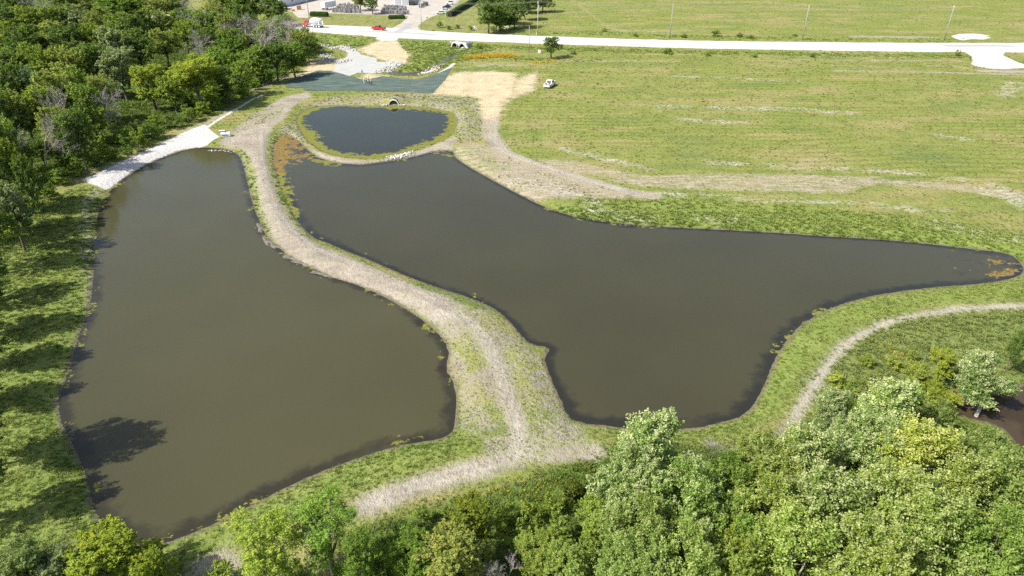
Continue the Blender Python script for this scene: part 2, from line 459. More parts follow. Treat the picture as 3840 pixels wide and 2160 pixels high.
LINES = {   # polyline, width in metres
    'lush': [([(1180,113),(1300,120),(1400,124),(1700,131),(2000,137),(2250,141),(2430,143)], 5.5), ([(1090,80),(1300,84),(1500,84),(1800,95),(2100,100),(2380,102)], 7.0), ([(1300,150),(1500,152)], 2.5)],
    'tan': [([(2190,455),(2400,470),(2600,500)], 3.5), ([(2000,150),(2200,152),(2420,153)], 1.6), ([(1400,152),(1700,155)], 1.5), ([(2150,92),(2350,95)], 5.0)],
    'bank': [([(522,320),(560,295),(605,268),(640,248),(662,240)], 0.9),
               ([(1142,160),(1128,172),(1105,184)], 1.3)],
    'soil': [([(2600,768),(2480,773),(2400,778),(2320,790),(2240,808),(2180,835),(2130,865),(2090,905),(2060,950),(2030,1000),(2000,1050),(1960,1100),(1900,1140)], 1.3),
             ([(1240,262),(1236,300),(1232,340),(1262,382),(1330,412),(1400,432),(1480,457),(1560,482),(1640,494)], 4.2),
             ([(1100,790),(1175,805),(1222,855),(1252,920),(1278,1000),(1305,1080),(1300,1145)], 2.2), ([(1345,1125),(1200,1182),(1050,1222),(925,1272)], 3.0), ([(1300,1140),(1400,1142),(1490,1138)], 2.6),
             ([(640,225),(700,200),(755,188)], 2.2),
             ([(2100,178),(2250,180),(2400,183),(2580,188)], 2.0),
             ([(2470,178),(2530,180),(2600,180)], 4.0)],
    'weedy': [([(228,760),(222,650),(213,560),(222,500),(245,475)], 2.0)],
    'mottle': [([(1780,408),(1950,417),(2100,425),(2250,432),(2400,450),(2500,464)], 2.2),
               ([(1660,268),(1850,272),(2000,275),(2140,285)], 3.2), ([(1720,300),(1860,310)], 3.0),
               ([(1620,486),(1780,492),(1950,506),(2150,512)], 1.6),
               ([(2030,140),(2300,146)], 1.2), ([(1700,192),(1840,196),(2010,206)], 1.6),
               ([(2360,340),(2440,350)], 2.5), ([(2560,210),(2520,240)], 5.0), ([(2010,405),(2080,398)], 1.0),
               ([(1420,375),(1520,400),(1640,425)], 2.0), ([(1300,165),(1240,162),(1170,170)], 3.0),
               ([(2100,165),(2200,168)], 1.2), ([(2190,513),(2260,521),(2330,527),(2400,531)], 1.2), ([(2196,519),(2290,527),(2370,536)], 0.9), ([(1470,525),(1560,540),(1640,552)], 2.5), ([(1760,548),(1880,556)], 2.2), ([(2350,560),(2450,580),(2560,600)], 4.0), ([(2480,470),(2600,520)], 6.0), ([(1300,455),(1400,478),(1500,510)], 3.5), ([(2330,165),(2420,168)], 1.6),
               ([(1545,75),(1620,78),(1690,82)], 2.5), ([(1520,70),(1560,74)], 2.0)],
    'asphalt': [([(905,79),(1000,83),(1090,88)], 3.0), ([(2385,116.5),(2540,117.5)], 4.0), ([(1000,82),(1020,72),(1030,60)], 4.0)],
    'pale': [([(1100,785),(1175,803),(1222,855),(1252,920),(1278,1000),(1305,1080),(1305,1130)], 1.3), ([(1320,1138),(1200,1180),(1050,1220),(930,1268)], 1.2), ([(2560,770),(2400,779),(2240,809),(2130,866),(2060,950),(2000,1050)], 0.9), ([(1240,300),(1238,345),(1275,386),(1400,428),(1560,478)], 1.6), ([(655,330),(658,400),(674,470),(698,528),(736,580),(795,623),(960,690),(1100,750)], 0.7)],
    'rut': [([(648,330),(652,400),(668,470),(692,530),(730,585),(790,628),(880,668)], 0.5), ([(664,330),(668,400),(684,470),(706,525),(742,575),(800,618),(890,658)], 0.5), ([(900,690),(1050,745),(1150,790),(1225,860),(1262,950),(1290,1060)], 0.6), ([(920,680),(1065,733),(1170,780),(1245,850),(1284,950),(1312,1060)], 0.6), ([(1290,1150),(1150,1190),(1000,1235)], 0.5), ([(1240,300),(1240,345),(1275,385),(1400,425),(1540,470)], 0.5)],
    'track': [([(1400,215),(1392,250),(1385,300)], 0.5), ([(2560,222),(2480,240),(2360,262),(2140,275)], 1.0),
              ([(1410,170),(1800,175),(2180,178)], 1.0), ([(1420,268),(1800,268),(2140,276),(2560,268)], 0.6), ([(1420,272),(1800,272),(2140,280),(2560,274)], 0.6), ([(1540,330),(2000,345),(2500,372)], 0.8), ([(1500,226),(1900,232),(2400,240)], 0.8), ([(2400,250),(2480,232),(2510,205),(2480,190)], 0.7), ([(1600,378),(2000,388),(2500,420)], 0.8), ([(1450,300),(1900,308),(2300,318)], 0.7), ([(1480,20),(1900,30),(2300,42)], 1.2), ([(1700,50),(2000,60),(2300,66)], 1.2), ([(1440,0),(1490,40),(1530,66)], 2.5)],
}


MAT_POLY = VP([(718,208),(742,198),(772,187),(800,178),(831,179),(856,185),(879,192),(896,195),(913,202),(940,197),(961,192.5),(990,195),(1019,198),(1050,199.5),(1081,192),(1113,180),(1138,169.5),(1119,202),(1104,218),(1088,235),(998,231.5),(873,228.5),(800,229),(764,228),(763,223),(718,221)])


# ------------------------------------------------------------------ signed distances on a point set
def seg_dist(P, A, B):
    d = B - A
    L2 = max(float(d @ d), 1e-9)
    t = np.clip(((P - A) @ d) / L2, 0, 1)
    q = P - (A + t[:, None] * d)
    return np.sqrt((q * q).sum(1))


def sdf_poly(P, poly, margin=8.0):
    """positive inside, clipped at -margin outside"""
    out = np.full(len(P), -margin, dtype=np.float64)
    lo, hi = poly.min(0) - margin, poly.max(0) + margin
    idx = np.nonzero((P[:, 0] > lo[0]) & (P[:, 0] < hi[0]) & (P[:, 1] > lo[1]) & (P[:, 1] < hi[1]))[0]
    if not len(idx):
        return out
    Q = P[idx]
    d = np.full(len(Q), 1e9)
    inside = np.zeros(len(Q), dtype=bool)
    n = len(poly)
    for i in range(n):
        A, B = poly[i], poly[(i + 1) % n]
        d = np.minimum(d, seg_dist(Q, A, B))
        c = (A[1] > Q[:, 1]) != (B[1] > Q[:, 1])
        xs = A[0] + (Q[:, 1] - A[1]) / (B[1] - A[1] + 1e-12) * (B[0] - A[0])
        inside ^= c & (Q[:, 0] < xs)
    out[idx] = np.where(inside, d, -np.minimum(d, margin))
    return out


def sdf_line(P, pts, width, margin=8.0):
    out = np.full(len(P), -margin, dtype=np.float64)
    lo, hi = pts.min(0) - margin, pts.max(0) + margin
    idx = np.nonzero((P[:, 0] > lo[0]) & (P[:, 0] < hi[0]) & (P[:, 1] > lo[1]) & (P[:, 1] < hi[1]))[0]
    if not len(idx):
        return out
    Q = P[idx]
    d = np.full(len(Q), 1e9)
    for i in range(len(pts) - 1):
        d = np.minimum(d, seg_dist(Q, pts[i], pts[i + 1]))
    out[idx] = np.maximum(width / 2 - d, -margin)
    return out


def smooth01(v, lo, hi):
    t = np.clip((v - lo) / (hi - lo), 0, 1)
    return t * t * (3 - 2 * t)


def vnoise(P, scale, seed=0):
    """cheap value noise 0..1 on (n,2) points"""
    Q = P * scale
    i = np.floor(Q).astype(np.int64)
    f = Q - i
    f = f * f * (3 - 2 * f)

    def h(a, b):
        x = (a * 374761393 + b * 668265263 + seed * 974634777) & 0x7fffffff
        x = ((x ^ (x >> 13)) * 1274126177) & 0x7fffffff
        return ((x ^ (x >> 16)) & 0xffff) / 65535.0
    a = h(i[:, 0], i[:, 1]); b = h(i[:, 0] + 1, i[:, 1]); c = h(i[:, 0], i[:, 1] + 1); d = h(i[:, 0] + 1, i[:, 1] + 1)
    return (a * (1 - f[:, 0]) + b * f[:, 0]) * (1 - f[:, 1]) + (c * (1 - f[:, 0]) + d * f[:, 0]) * f[:, 1]


CULV = V(990, 268, WL)            # arch culvert at the small pond
PIPES = V(1152, 124, -0.3)        # twin pipes below the road


def pond_d(P, margin=8.0):
    return np.max([sdf_poly(P, w, margin) for w in WATERS], axis=0)


def height(P, d):
    """terrain height from distance to water"""
    out = np.maximum(-d, 0)
    bank = smooth01(out, -0.6, 3.2) - smooth01(np.array([0.0]), -0.6, 3.2)[0]
    z = np.where(d > 0, WL - 0.4 * np.minimum(d, 3.0), WL + bank * (0.62))
    z = z + np.where(d < 0, smooth01(out, 0.3, 3) * (vnoise(P, 0.25, 3) - 0.5) * 0.18, 0)
    r = np.hypot(P[:, 0] - CULV[0], (P[:, 1] - CULV[1] - 3.6) * 0.9)
    z = z + 1.35 * np.exp(-(r / 3.0) ** 2) * smooth01(P[:, 1] - CULV[1], 0.4, 1.6)
    return z


# ------------------------------------------------------------------ the ground, one sheet
def axis_y():
    ys, y = [-40.0, 0.0, 15.0], 24.0
    while y < 440:
        ys.append(y)
        y += max(0.5, 0.0052 * y)
    return np.array(ys + [455, 480, 520, 600, 800, 1200, 2000, 3500])


def axis_x():
    xs, x = [], 0.0
    while x < 290:
        xs.append(x)
        x += 0.5 if x < 85 else 1.1
    xs = xs + [300, 330, 400, 600, 1000, 1800, 3500]
    return np.array([-v for v in xs[:0:-1]] + xs)


GX, GY = axis_x(), axis_y()
XX, YY = np.meshgrid(GX, GY)
GP = np.stack([XX.ravel(), YY.ravel()], 1)
PD = pond_d(GP)
GZ = height(GP, PD)
MASK = {}
for k, polys in AREAS.items():
    MASK[k] = np.max([sdf_poly(GP, p) for p in polys], axis=0)
for k, lines in LINES.items():
    v = np.max([sdf_line(GP, VP(pts), w) for pts, w in lines], axis=0)
    MASK[k] = np.maximum(MASK[k], v) if k in MASK else v
GZ = GZ + 0.22 * smooth01(sdf_poly(GP, AREAS['gravel'][0]), -1.5, 0.6)      # the road lies on a low bank


def sample_idx(P):
    ix = np.clip(np.searchsorted(GX, P[:, 0]) - 1, 0, len(GX) - 2)
    iy = np.clip(np.searchsorted(GY, P[:, 1]) - 1, 0, len(GY) - 2)
    ix = ix + ((P[:, 0] - GX[ix]) > (GX[ix + 1] - P[:, 0]))
    iy = iy + ((P[:, 1] - GY[iy]) > (GY[iy + 1] - P[:, 1]))
    return iy * len(GX) + ix


def ground_z(x, y):
    ix = int(np.clip(np.searchsorted(GX, x) - 1, 0, len(GX) - 2))
    iy = int(np.clip(np.searchsorted(GY, y) - 1, 0, len(GY) - 2))
    fx = (x - GX[ix]) / (GX[ix + 1] - GX[ix])
    fy = (y - GY[iy]) / (GY[iy + 1] - GY[iy])
    Z = GZ.reshape(len(GY), len(GX))
    return float((Z[iy, ix] * (1 - fx) + Z[iy, ix + 1] * fx) * (1 - fy) + (Z[iy + 1, ix] * (1 - fx) + Z[iy + 1, ix + 1] * fx) * fy)


def ground_material():
    t = NT('ground_cover')
    co = t.coord()
    nS = t.noise(co, 1.6, 4, 0.65)
    nF = t.noise(co, 5.0, 3, 0.7)
    nM = t.noise(co, 0.28, 4, 0.6)
    nL = t.noise(co, 0.035, 3, 0.5)
    nX = t.noise(co, 0.9, 4, 0.7, (0.35, 1.3, 1))
    A = {k: t.attr('m_' + k).outputs['Fac'] for k in list(MASK) + ['shore']}

    def edge(k, amp, w=0.25, nz=None, off=0.0):
        nz = nz or nS
        v = t.math('ADD', A[k], t.math('MULTIPLY', t.math('SUBTRACT', nz, 0.5), amp))
        return t.step(v, -w + off, w + off)

    # grass
    nP = t.noise(co, 0.07, 4, 0.6, (0.55, 1.5, 1))
    g1 = t.ramp(t.math('ADD', t.math('MULTIPLY', nM, 0.5), t.math('MULTIPLY', nS, 0.5)),
                [(0.3, (0.09, 0.125, 0.030)), (0.45, (0.15, 0.18, 0.046)), (0.57, (0.20, 0.21, 0.064)), (0.72, (0.30, 0.265, 0.13))])
    g2 = t.ramp(nS, [(0.3, (0.105, 0.145, 0.032)), (0.55, (0.175, 0.205, 0.05)), (0.75, (0.255, 0.248, 0.095))])
    grass = t.mix(t.step(nL, 0.38, 0.62), g1, g2)
    grass = t.mix(t.math('MULTIPLY', t.step(nP, 0.48, 0.64), 0.65), grass, (0.265, 0.225, 0.105))
    grass = t.mix(t.math('MULTIPLY', t.step(nP, 0.46, 0.33), 0.55), grass, (0.105, 0.145, 0.05))
    wv = t.n('ShaderNodeTexWave', bands_direction='Y')
    t.l(co, wv.inputs['Vector'])
    wv.inputs['Scale'].default_value = 0.11
    wv.inputs['Distortion'].default_value = 9.0
    wv.inputs['Detail'].default_value = 3.0
    wv.inputs['Detail Scale'].default_value = 0.25
    grass = t.mix(t.step(nL, 0.40, 0.62), grass, t.mix(1.0, grass, t.ramp(wv.outputs[1], [(0.1, (0.86, 0.88, 0.86)), (0.9, (1.10, 1.07, 1.07))]), 'MULTIPLY'))
    lush = t.ramp(t.math('ADD', t.math('MULTIPLY', nS, 0.6), t.math('MULTIPLY', nM, 0.4)),
                  [(0.3, (0.085, 0.13, 0.03)), (0.5, (0.155, 0.20, 0.046)), (0.7, (0.245, 0.262, 0.09))])
    col = t.mix(edge('lush', 3.0, 1.5, nM), grass, lush)
    rough = t.ramp(nS, [(0.3, (0.09, 0.13, 0.035)), (0.55, (0.15, 0.185, 0.055)), (0.72, (0.22, 0.21, 0.08))])
    col = t.mix(edge('rough', 3.0, 1.0, nM), col, rough)
    lawn = t.ramp(t.noise(co, 0.5, 3, 0.6, (1, 0.25, 1)), [(0.35, (0.14, 0.17, 0.045)), (0.65, (0.22, 0.21, 0.085))])
    col = t.mix(edge('lawn', 0.5, 0.3), col, lawn)
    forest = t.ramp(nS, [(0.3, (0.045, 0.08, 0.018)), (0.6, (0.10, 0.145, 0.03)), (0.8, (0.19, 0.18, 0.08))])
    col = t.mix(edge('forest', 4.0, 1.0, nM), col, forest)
    # trodden soil with weeds
    soilc = t.ramp(t.math('ADD', t.math('MULTIPLY', nM, 0.5), t.math('MULTIPLY', nX, 0.5)),
                   [(0.3, (0.20, 0.174, 0.138)), (0.5, (0.29, 0.258, 0.208)), (0.7, (0.385, 0.35, 0.29))])
    soilc = t.mix(t.math('MULTIPLY', t.step(nF, 0.5, 0.75), 0.22), soilc, (0.15, 0.14, 0.09))
    soilc = t.mix(t.math('MULTIPLY', t.step(nP, 0.50, 0.66), 0.45), soilc, (0.155, 0.135, 0.105))
    sf = edge('soil', 3.4, 0.9, t.math('ADD', t.math('MULTIPLY', nM, 0.45), t.math('MULTIPLY', nS, 0.55)), 0.15)
    weeds = t.math('MULTIPLY', t.step(t.math('ADD', t.math('MULTIPLY', nS, 0.7), t.math('MULTIPLY', nM, 0.4)), 0.60, 0.70), 0.75)
    sf = t.math('MULTIPLY', sf, t.math('SUBTRACT', 1.0, weeds))
    wf = t.math('MULTIPLY', edge('weedy', 1.2, 0.5), t.step(t.math('ADD', t.math('MULTIPLY', nX, 0.6), t.math('MULTIPLY', nS, 0.4)), 0.40, 0.60))
    sf2 = t.math('MULTIPLY', edge('weedy', 1.2, 0.5), t.step(t.math('ADD', t.math('MULTIPLY', nS, 0.5), t.math('MULTIPLY', nM, 0.5)), 0.58, 0.42))
    sf = t.math('MULTIPLY', sf, t.math('SUBTRACT', 1.0, t.math('MULTIPLY', wf, 0.8)))
    col = t.mix(sf, col, soilc)
    col = t.mix(t.math('MULTIPLY', sf2, 0.85), col, soilc)
    col = t.mix(t.math('MULTIPLY', edge('pale', 1.8, 0.7), 0.45), col, t.ramp(nX, [(0.3, (0.34, 0.31, 0.26)), (0.7, (0.45, 0.42, 0.37))]))
    col = t.mix(t.math('MULTIPLY', edge('rut', 0.5, 0.3), 0.4), col, (0.16, 0.14, 0.11))
    tanc = t.ramp(nX, [(0.3, (0.22, 0.185, 0.125)), (0.7, (0.36, 0.315, 0.235))])
    tf = t.math('MULTIPLY', edge('tan', 4.0, 1.0, nM), t.step(t.math('ADD', t.math('MULTIPLY', nX, 0.5), t.math('MULTIPLY', nS, 0.5)), 0.38, 0.56))
    col = t.mix(tf, col, tanc)
    mf = t.math('MULTIPLY', edge('mottle', 5.0, 1.2, nM), t.step(t.math('ADD', t.math('MULTIPLY', nX, 0.5), t.math('MULTIPLY', nS, 0.5)), 0.45, 0.56))
    mf = t.math('MULTIPLY', mf, t.step(t.noise(co, 0.22, 3, 0.7), 0.36, 0.56))
    col = t.mix(t.math('MULTIPLY', mf, 0.95), col, (0.38, 0.355, 0.31))
    col = t.mix(t.math('MULTIPLY', edge('track', 0.4, 0.2), 0.45), col, (0.24, 0.21, 0.09))
    # straw mulch, crushed stone, concrete
    stc = t.ramp(t.math('ADD', t.math('MULTIPLY', nM, 0.55), t.math('MULTIPLY', nX, 0.45)),
                 [(0.3, (0.31, 0.245, 0.15)), (0.5, (0.43, 0.355, 0.23)), (0.7, (0.52, 0.455, 0.32))])
    col = t.mix(edge('straw', 9.0, 1.8, t.math('ADD', t.math('MULTIPLY', nM, 0.65), t.math('MULTIPLY', nS, 0.35))), col, stc)
    padc = t.ramp(t.noise(co, 0.7, 4, 0.6, (0.6, 1.4, 1)), [(0.3, (0.29, 0.30, 0.285)), (0.7, (0.385, 0.39, 0.375))])
    col = t.mix(edge('pad', 0.5, 0.3), col, padc)
    yc = t.ramp(nM, [(0.3, (0.30, 0.27, 0.235)), (0.7, (0.41, 0.375, 0.33))])
    col = t.mix(edge('yard', 0.4, 0.3), col, yc)
    grc = t.ramp(t.math('ADD', t.math('MULTIPLY', nF, 0.5), t.math('MULTIPLY', nX, 0.5)),
                 [(0.3, (0.37, 0.365, 0.345)), (0.55, (0.45, 0.445, 0.425)), (0.75, (0.52, 0.515, 0.495))])
    col = t.mix(edge('gravel', 1.6, 0.3), col, grc)
    bkc = t.ramp(t.math('ADD', t.math('MULTIPLY', nF, 0.65), t.math('MULTIPLY', nX, 0.35)), [(0.3, (0.39, 0.38, 0.36)), (0.5, (0.47, 0.46, 0.44)), (0.72, (0.52, 0.51, 0.49))])
    col = t.mix(edge('bank', 0.8, 0.2), col, bkc)
    col = t.mix(t.math('MULTIPLY', edge('asphalt', 1.5, 1.2, nX), 0.8), col, (0.26, 0.265, 0.262))
    # wet mud at the waterline
    shf = t.step(t.math('ADD', A['shore'], t.math('MULTIPLY', t.math('SUBTRACT', t.math('ADD', t.math('MULTIPLY', nS, 0.6), t.math('MULTIPLY', nM, 0.4)), 0.5), 2.4)), -0.75, -0.15)
    col = t.mix(t.math('MULTIPLY', shf, 0.9), col, t.ramp(nF, [(0.3, (0.085, 0.072, 0.048)), (0.7, (0.17, 0.148, 0.105))]))
    hgt = t.math('ADD', t.math('MULTIPLY', nS, 0.7), t.math('MULTIPLY', nF, 0.3))
    green = t.math('SUBTRACT', 1.0, t.math('MAXIMUM', t.math('MAXIMUM', edge('gravel', 0.7, 0.18), edge('yard', 0.4, 0.3)), edge('pad', 0.5, 0.3)))
    b = t.n('ShaderNodeBump')
    t.l(hgt, b.inputs['Height'])
    t.l(t.math('ADD', t.math('MULTIPLY', green, 0.75), 0.2), b.inputs['Strength'])
    b.inputs['Distance'].default_value = 0.5
    return t.done(t.surf(col, 0.95, 0.08, normal=b.outputs[0]))


nx, ny = len(GX), len(GY)
ii = (np.arange(ny - 1)[:, None] * nx + np.arange(nx - 1)[None, :]).ravel()
gfaces = np.stack([ii, ii + 1, ii + nx + 1, ii + nx], 1)
gme = mesh_np('ground', np.column_stack([GP, GZ]), gfaces, ground_material(), smooth=True)
for k, v in MASK.items():
    fattr(gme, 'm_' + k, v)
fattr(gme, 'm_shore', PD)
tag(link(bpy.data.objects.new('ground', gme)), 'grassy ground with pale tracks around the ponds', kind='structure')


# ------------------------------------------------------------------ water
def water_material(name, base, edge_w, algae, shallow=(0.016, 0.016, 0.014), ring=None):
    t = NT(name)
    co = t.coord()
    d = t.attr('depth').outputs['Fac']
    a = t.attr('algae').outputs['Fac']
    n1 = t.noise(co, 0.55, 5, 0.65)
    n2 = t.noise(co, 2.6, 4, 0.7)
    nl = t.noise(co, 0.05, 2, 0.5)
    col = t.mix(t.step(nl, 0.3, 0.7), base, tuple(c * 1.12 for c in base))
    e = t.math('ADD', d, t.math('MULTIPLY', t.math('SUBTRACT', n1, 0.5), edge_w * 1.9))
    ef = t.math('MULTIPLY', t.step(e, edge_w, edge_w * 0.25), t.step(t.noise(co, 0.09, 3, 0.6), 0.24, 0.50))
    col = t.mix(t.math('MULTIPLY', ef, 0.8), col, shallow)
    # submerged weed clumps
    sub = t.math('MULTIPLY', t.step(t.noise(co, 0.42, 4, 0.7, (0.55, 1.2, 1)), 0.56, 0.63), t.step(d, edge_w * 5.0, edge_w * 1.2))
    sub = t.math('MULTIPLY', sub, t.step(a, 0.02, 0.3))
    col = t.mix(t.math('MULTIPLY', sub, 0.7), col, shallow)
    # floating mats
    af = t.math('ADD', a, t.math('ADD', t.math('MULTIPLY', t.math('SUBTRACT', n1, 0.5), 1.8), t.math('MULTIPLY', t.math('SUBTRACT', n2, 0.5), 0.8)))
    af = t.step(af, 0.50, 0.56)
    ac = t.ramp(n2, [(0.3, algae[0]), (0.7, algae[1])])
    if ring:
        b = t.attr('rust').outputs['Fac']
        ac = t.mix(b, ac, t.ramp(n2, [(0.3, ring[0]), (0.7, ring[1])]))
    col = t.mix(af, col, ac)
    rgh = t.math('ADD', t.math('MULTIPLY', af, 0.75), 0.09)
    b = t.n('ShaderNodeBump')
    t.l(t.noise(co, 1.5, 3, 0.6, (0.5, 1.6, 1)), b.inputs['Height'])
    b.inputs['Strength'].default_value = 0.05
    b.inputs['Distance'].default_value = 0.1
    p = t.surf(col, rgh, 0.33, normal=b.outputs[0])
    p.inputs['IOR'].default_value = 1.33
    return t.done(p)


def blob(P, pts, w):
    return np.clip(0.5 + sdf_line(P, VP(pts, WL), w, 12) / w, 0, 1)


def water(name, poly, step, mat, algae_fn, label, rust_fn=None, shelf=()):
    lo, hi = poly.min(0) - 2, poly.max(0) + 2
    xs = np.arange(lo[0], hi[0] + step, step)
    ys = np.arange(lo[1], hi[1] + step, step)
    X, Y = np.meshgrid(xs, ys)
    P = np.stack([X.ravel(), Y.ravel()], 1)
    d = sdf_poly(P, poly, 4.0)
    n = len(xs)
    q = (np.arange(len(ys) - 1)[:, None] * n + np.arange(n - 1)[None, :]).ravel()
    F = np.stack([q, q + 1, q + n + 1, q + n], 1)
    F = F[(d[F] > -0.9).any(1)]
    used, inv = np.unique(F, return_inverse=True)
    F = inv.reshape(F.shape)
    P, d = P[used], d[used]
    me = mesh_np(name, np.column_stack([P, np.full(len(P), WL)]), F, mat)
    sh = np.ones(len(P))            # how far the shallow shelf reaches out from the bank
    for pts, k in shelf:
        near = smooth01(sdf_line(P, VP(pts, WL), 0.1, 14), -11, -2)
        sh = np.maximum(sh, 1 + (k - 1) * near)
    fattr(me, 'depth', d / sh)
    fattr(me, 'algae', algae_fn(P, d))
    fattr(me, 'rust', rust_fn(P, d) if rust_fn else np.zeros(len(P)))
    o = link(bpy.data.objects.new(name, me))
    return tag(o, label, kind='structure')


GREEN_ALGAE = ((0.075, 0.085, 0.016), (0.185, 0.185, 0.035))
RUST_ALGAE = ((0.055, 0.046, 0.016), (0.24, 0.16, 0.045))


def algae_left(P, d):
    a = 0.40 * smooth01(d, 2.0, 0.2) * (vnoise(P, 0.12, 5) > 0.45)
    a = np.maximum(a, 0.52 * blob(P, [(1000,1112),(1035,1105),(1070,1092)], 1.3))
    a = np.maximum(a, 0.42 * blob(P, [(1085,830),(1112,870),(1110,920),(1130,980)], 1.2))
    return a


def algae_right(P, d):
    a = 0.43 * smooth01(d, 2.6, 0.2) * smooth01(vnoise(P, 0.08, 9), 0.4, 0.6)
    a = np.maximum(a, 0.80 * blob(P, [(718,345),(712,380),(700,400)], 12.0))
    a = np.maximum(a, 0.75 * blob(P, [(700,400),(705,460),(722,512),(740,545)], 3.0))
    a = np.maximum(a, 0.62 * blob(P, [(745,385),(800,405),(850,412)], 3.5))
    a = np.maximum(a, 0.45 * blob(P, [(2470,645),(2530,665),(2520,690)], 9.0))
    a = np.maximum(a, 0.46 * blob(P, [(2068,760),(2080,765)], 2.0))
    a = np.maximum(a, 0.52 * blob(P, [(1100,384),(1135,390)], 3.0))
    return a


def rust_right(P, d):
    r = smooth01(sdf_line(P, VP([(716,340),(712,380),(696,410)], WL), 14, 12), -3, 3)
    return np.maximum(r, smooth01(sdf_line(P, VP([(2530,650),(2540,690)], WL), 10, 12), -3, 3))


def algae_small(P, d):
    w = 0.7 + 3.6 * vnoise(P, 0.13, 4) + 1.6 * vnoise(P, 0.45, 14)
    return np.clip(1.0 - np.maximum(d, 0) / w * 0.8, 0, 1) * np.where(d < 6, 1, 0)


M['water_left'] = water_material('water_silty', (0.049, 0.047, 0.0235), 1.2, GREEN_ALGAE, (0.02, 0.019, 0.014))
M['water_right'] = water_material('water_silty_grey', (0.040, 0.0385, 0.0215), 1.1, GREEN_ALGAE, (0.015, 0.016, 0.015), RUST_ALGAE)
M['water_small'] = water_material('water_clear', (0.024, 0.0265, 0.016), 0.8, GREEN_ALGAE, (0.02, 0.02, 0.012))
M['water_creek'] = water_material('water_brown', (0.035, 0.024, 0.013), 2.5, GREEN_ALGAE, (0.06, 0.045, 0.028))
water('pond_water', POND_L, 0.7, M['water_left'], algae_left, 'wide olive brown pond left of the curving earth berm',
      shelf=[([(1140,1085),(1000,1120),(820,1180),(580,1295),(395,1372),(300,1345),(240,1280),(220,1200)], 1.7), ([(150,1030),(190,880),(235,700)], 1.3)])
water('pond_water', POND_R, 0.7, M['water_right'], algae_right, 'long grey brown pond tapering towards the right edge', rust_right,
      shelf=[([(1440,1055),(1600,1078),(1770,1074),(1885,1030),(1940,920),(2005,825)], 1.7), ([(2080,778),(2280,730),(2560,690),(2480,632)], 1.5), ([(690,400),(720,500),(795,600)], 1.8), ([(800,400),(1000,402)], 1.6)])
water('pond_water', POND_S, 0.6, M['water_small'], algae_small, 'small dark blue oval pond ringed with yellow green algae')
water('creek_water', CREEK, 0.8, M['water_creek'], lambda P, d: np.zeros(len(P)), 'brown creek water behind the silvery trees')
water('ditch_water', DITCH, 0.6, M['water_creek'], lambda P, d: 0.5 * smooth01(d, 1.2, 0.0), 'narrow ditch water leading to the road culvert')


# ------------------------------------------------------------------ vegetation: meshes shared by many plants
def leaf_material():
    t = NT('leaves')
    oi = t.n('ShaderNodeObjectInfo')
    lv = t.attr('lv').outputs['Fac']
    hv = t.attr('hv').outputs['Fac']
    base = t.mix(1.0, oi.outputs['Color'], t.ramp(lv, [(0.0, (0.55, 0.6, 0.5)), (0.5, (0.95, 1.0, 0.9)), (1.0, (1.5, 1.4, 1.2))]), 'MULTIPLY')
    yel = t.mix(1.0, base, (1.25, 1.08, 0.75), 'MULTIPLY')
    base = t.mix(t.step(hv, 0.55, 1.0), base, yel)
    pale = t.math('MULTIPLY', t.step(lv, 0.45, 0.72), oi.outputs['Alpha'])
    col = t.mix(pale, base, (0.55, 0.56, 0.33))
    p = t.surf(col, 0.6, 0.15)
    tr = t.n('ShaderNodeBsdfTranslucent')
    t.l(t.mix(1.0, col, (1.1, 1.25, 0.5), 'MULTIPLY'), tr.inputs[0])
    ms = t.n('ShaderNodeMixShader')
    ms.inputs[0].default_value = 0.37
    t.l(p.outputs[0], ms.inputs[1])
    t.l(tr.outputs[0], ms.inputs[2])
    return t.done(ms)


M['leaves'] = leaf_material()


def unit(v):
    return v / np.maximum(np.linalg.norm(v, axis=-1, keepdims=True), 1e-9)


def leaf_mesh(name, cen, nrm, size, lv, hv, rng, aspect=0.55):
    n = len(cen)
    r = unit(rng.normal(size=(n, 3)))
    a = unit(np.cross(nrm, r))
    b = np.cross(nrm, a)
    L = (size * rng.uniform(0.7, 1.3, n))[:, None]
    fold = nrm * L * 0.12
    v = np.stack([cen - a * L * 0.5, cen + b * L * 0.5 * aspect - fold, cen + a * L * 0.5, cen - b * L * 0.5 * aspect - fold], 1).reshape(-1, 3)
    f = np.arange(4 * n).reshape(n, 4)
    me = mesh_np(name, v, f, M['leaves'])
    fattr(me, 'lv', np.repeat(lv, 4))
    fattr(me, 'hv', np.repeat(hv, 4))
    return me


def tubes_mesh(name, segs, mat, n=5):
    """segs: list of (p0, p1, r0, r1)"""
    S = np.array([(*a, *b, r0, r1) for a, b, r0, r1 in segs], dtype=np.float64)
    p0, p1 = S[:, 0:3], S[:, 3:6]
    d = unit(p1 - p0)
    ref = np.where(np.abs(d[:, 2:3]) > 0.9, np.array([[1.0, 0, 0]]), np.array([[0, 0, 1.0]]))
    a = unit(np.cross(d, ref))
    b = np.cross(d, a)
    ang = 2 * np.pi * np.arange(n) / n
    ring = a[:, None] * np.cos(ang)[None, :, None] + b[:, None] * np.sin(ang)[None, :, None]
    A = p0[:, None] + ring * S[:, 6, None, None]
    B = p1[:, None] + ring * S[:, 7, None, None]
    v = np.concatenate([A, B], 1).reshape(-1, 3)
    base = (np.arange(len(S)) * 2 * n)[:, None]
    i = np.arange(n)
    j = (i + 1) % n
    f = np.stack([base + i, base + j, base + n + j, base + n + i], 2).reshape(-1, 4)
    return mesh_np(name, v, f, mat, smooth=True)


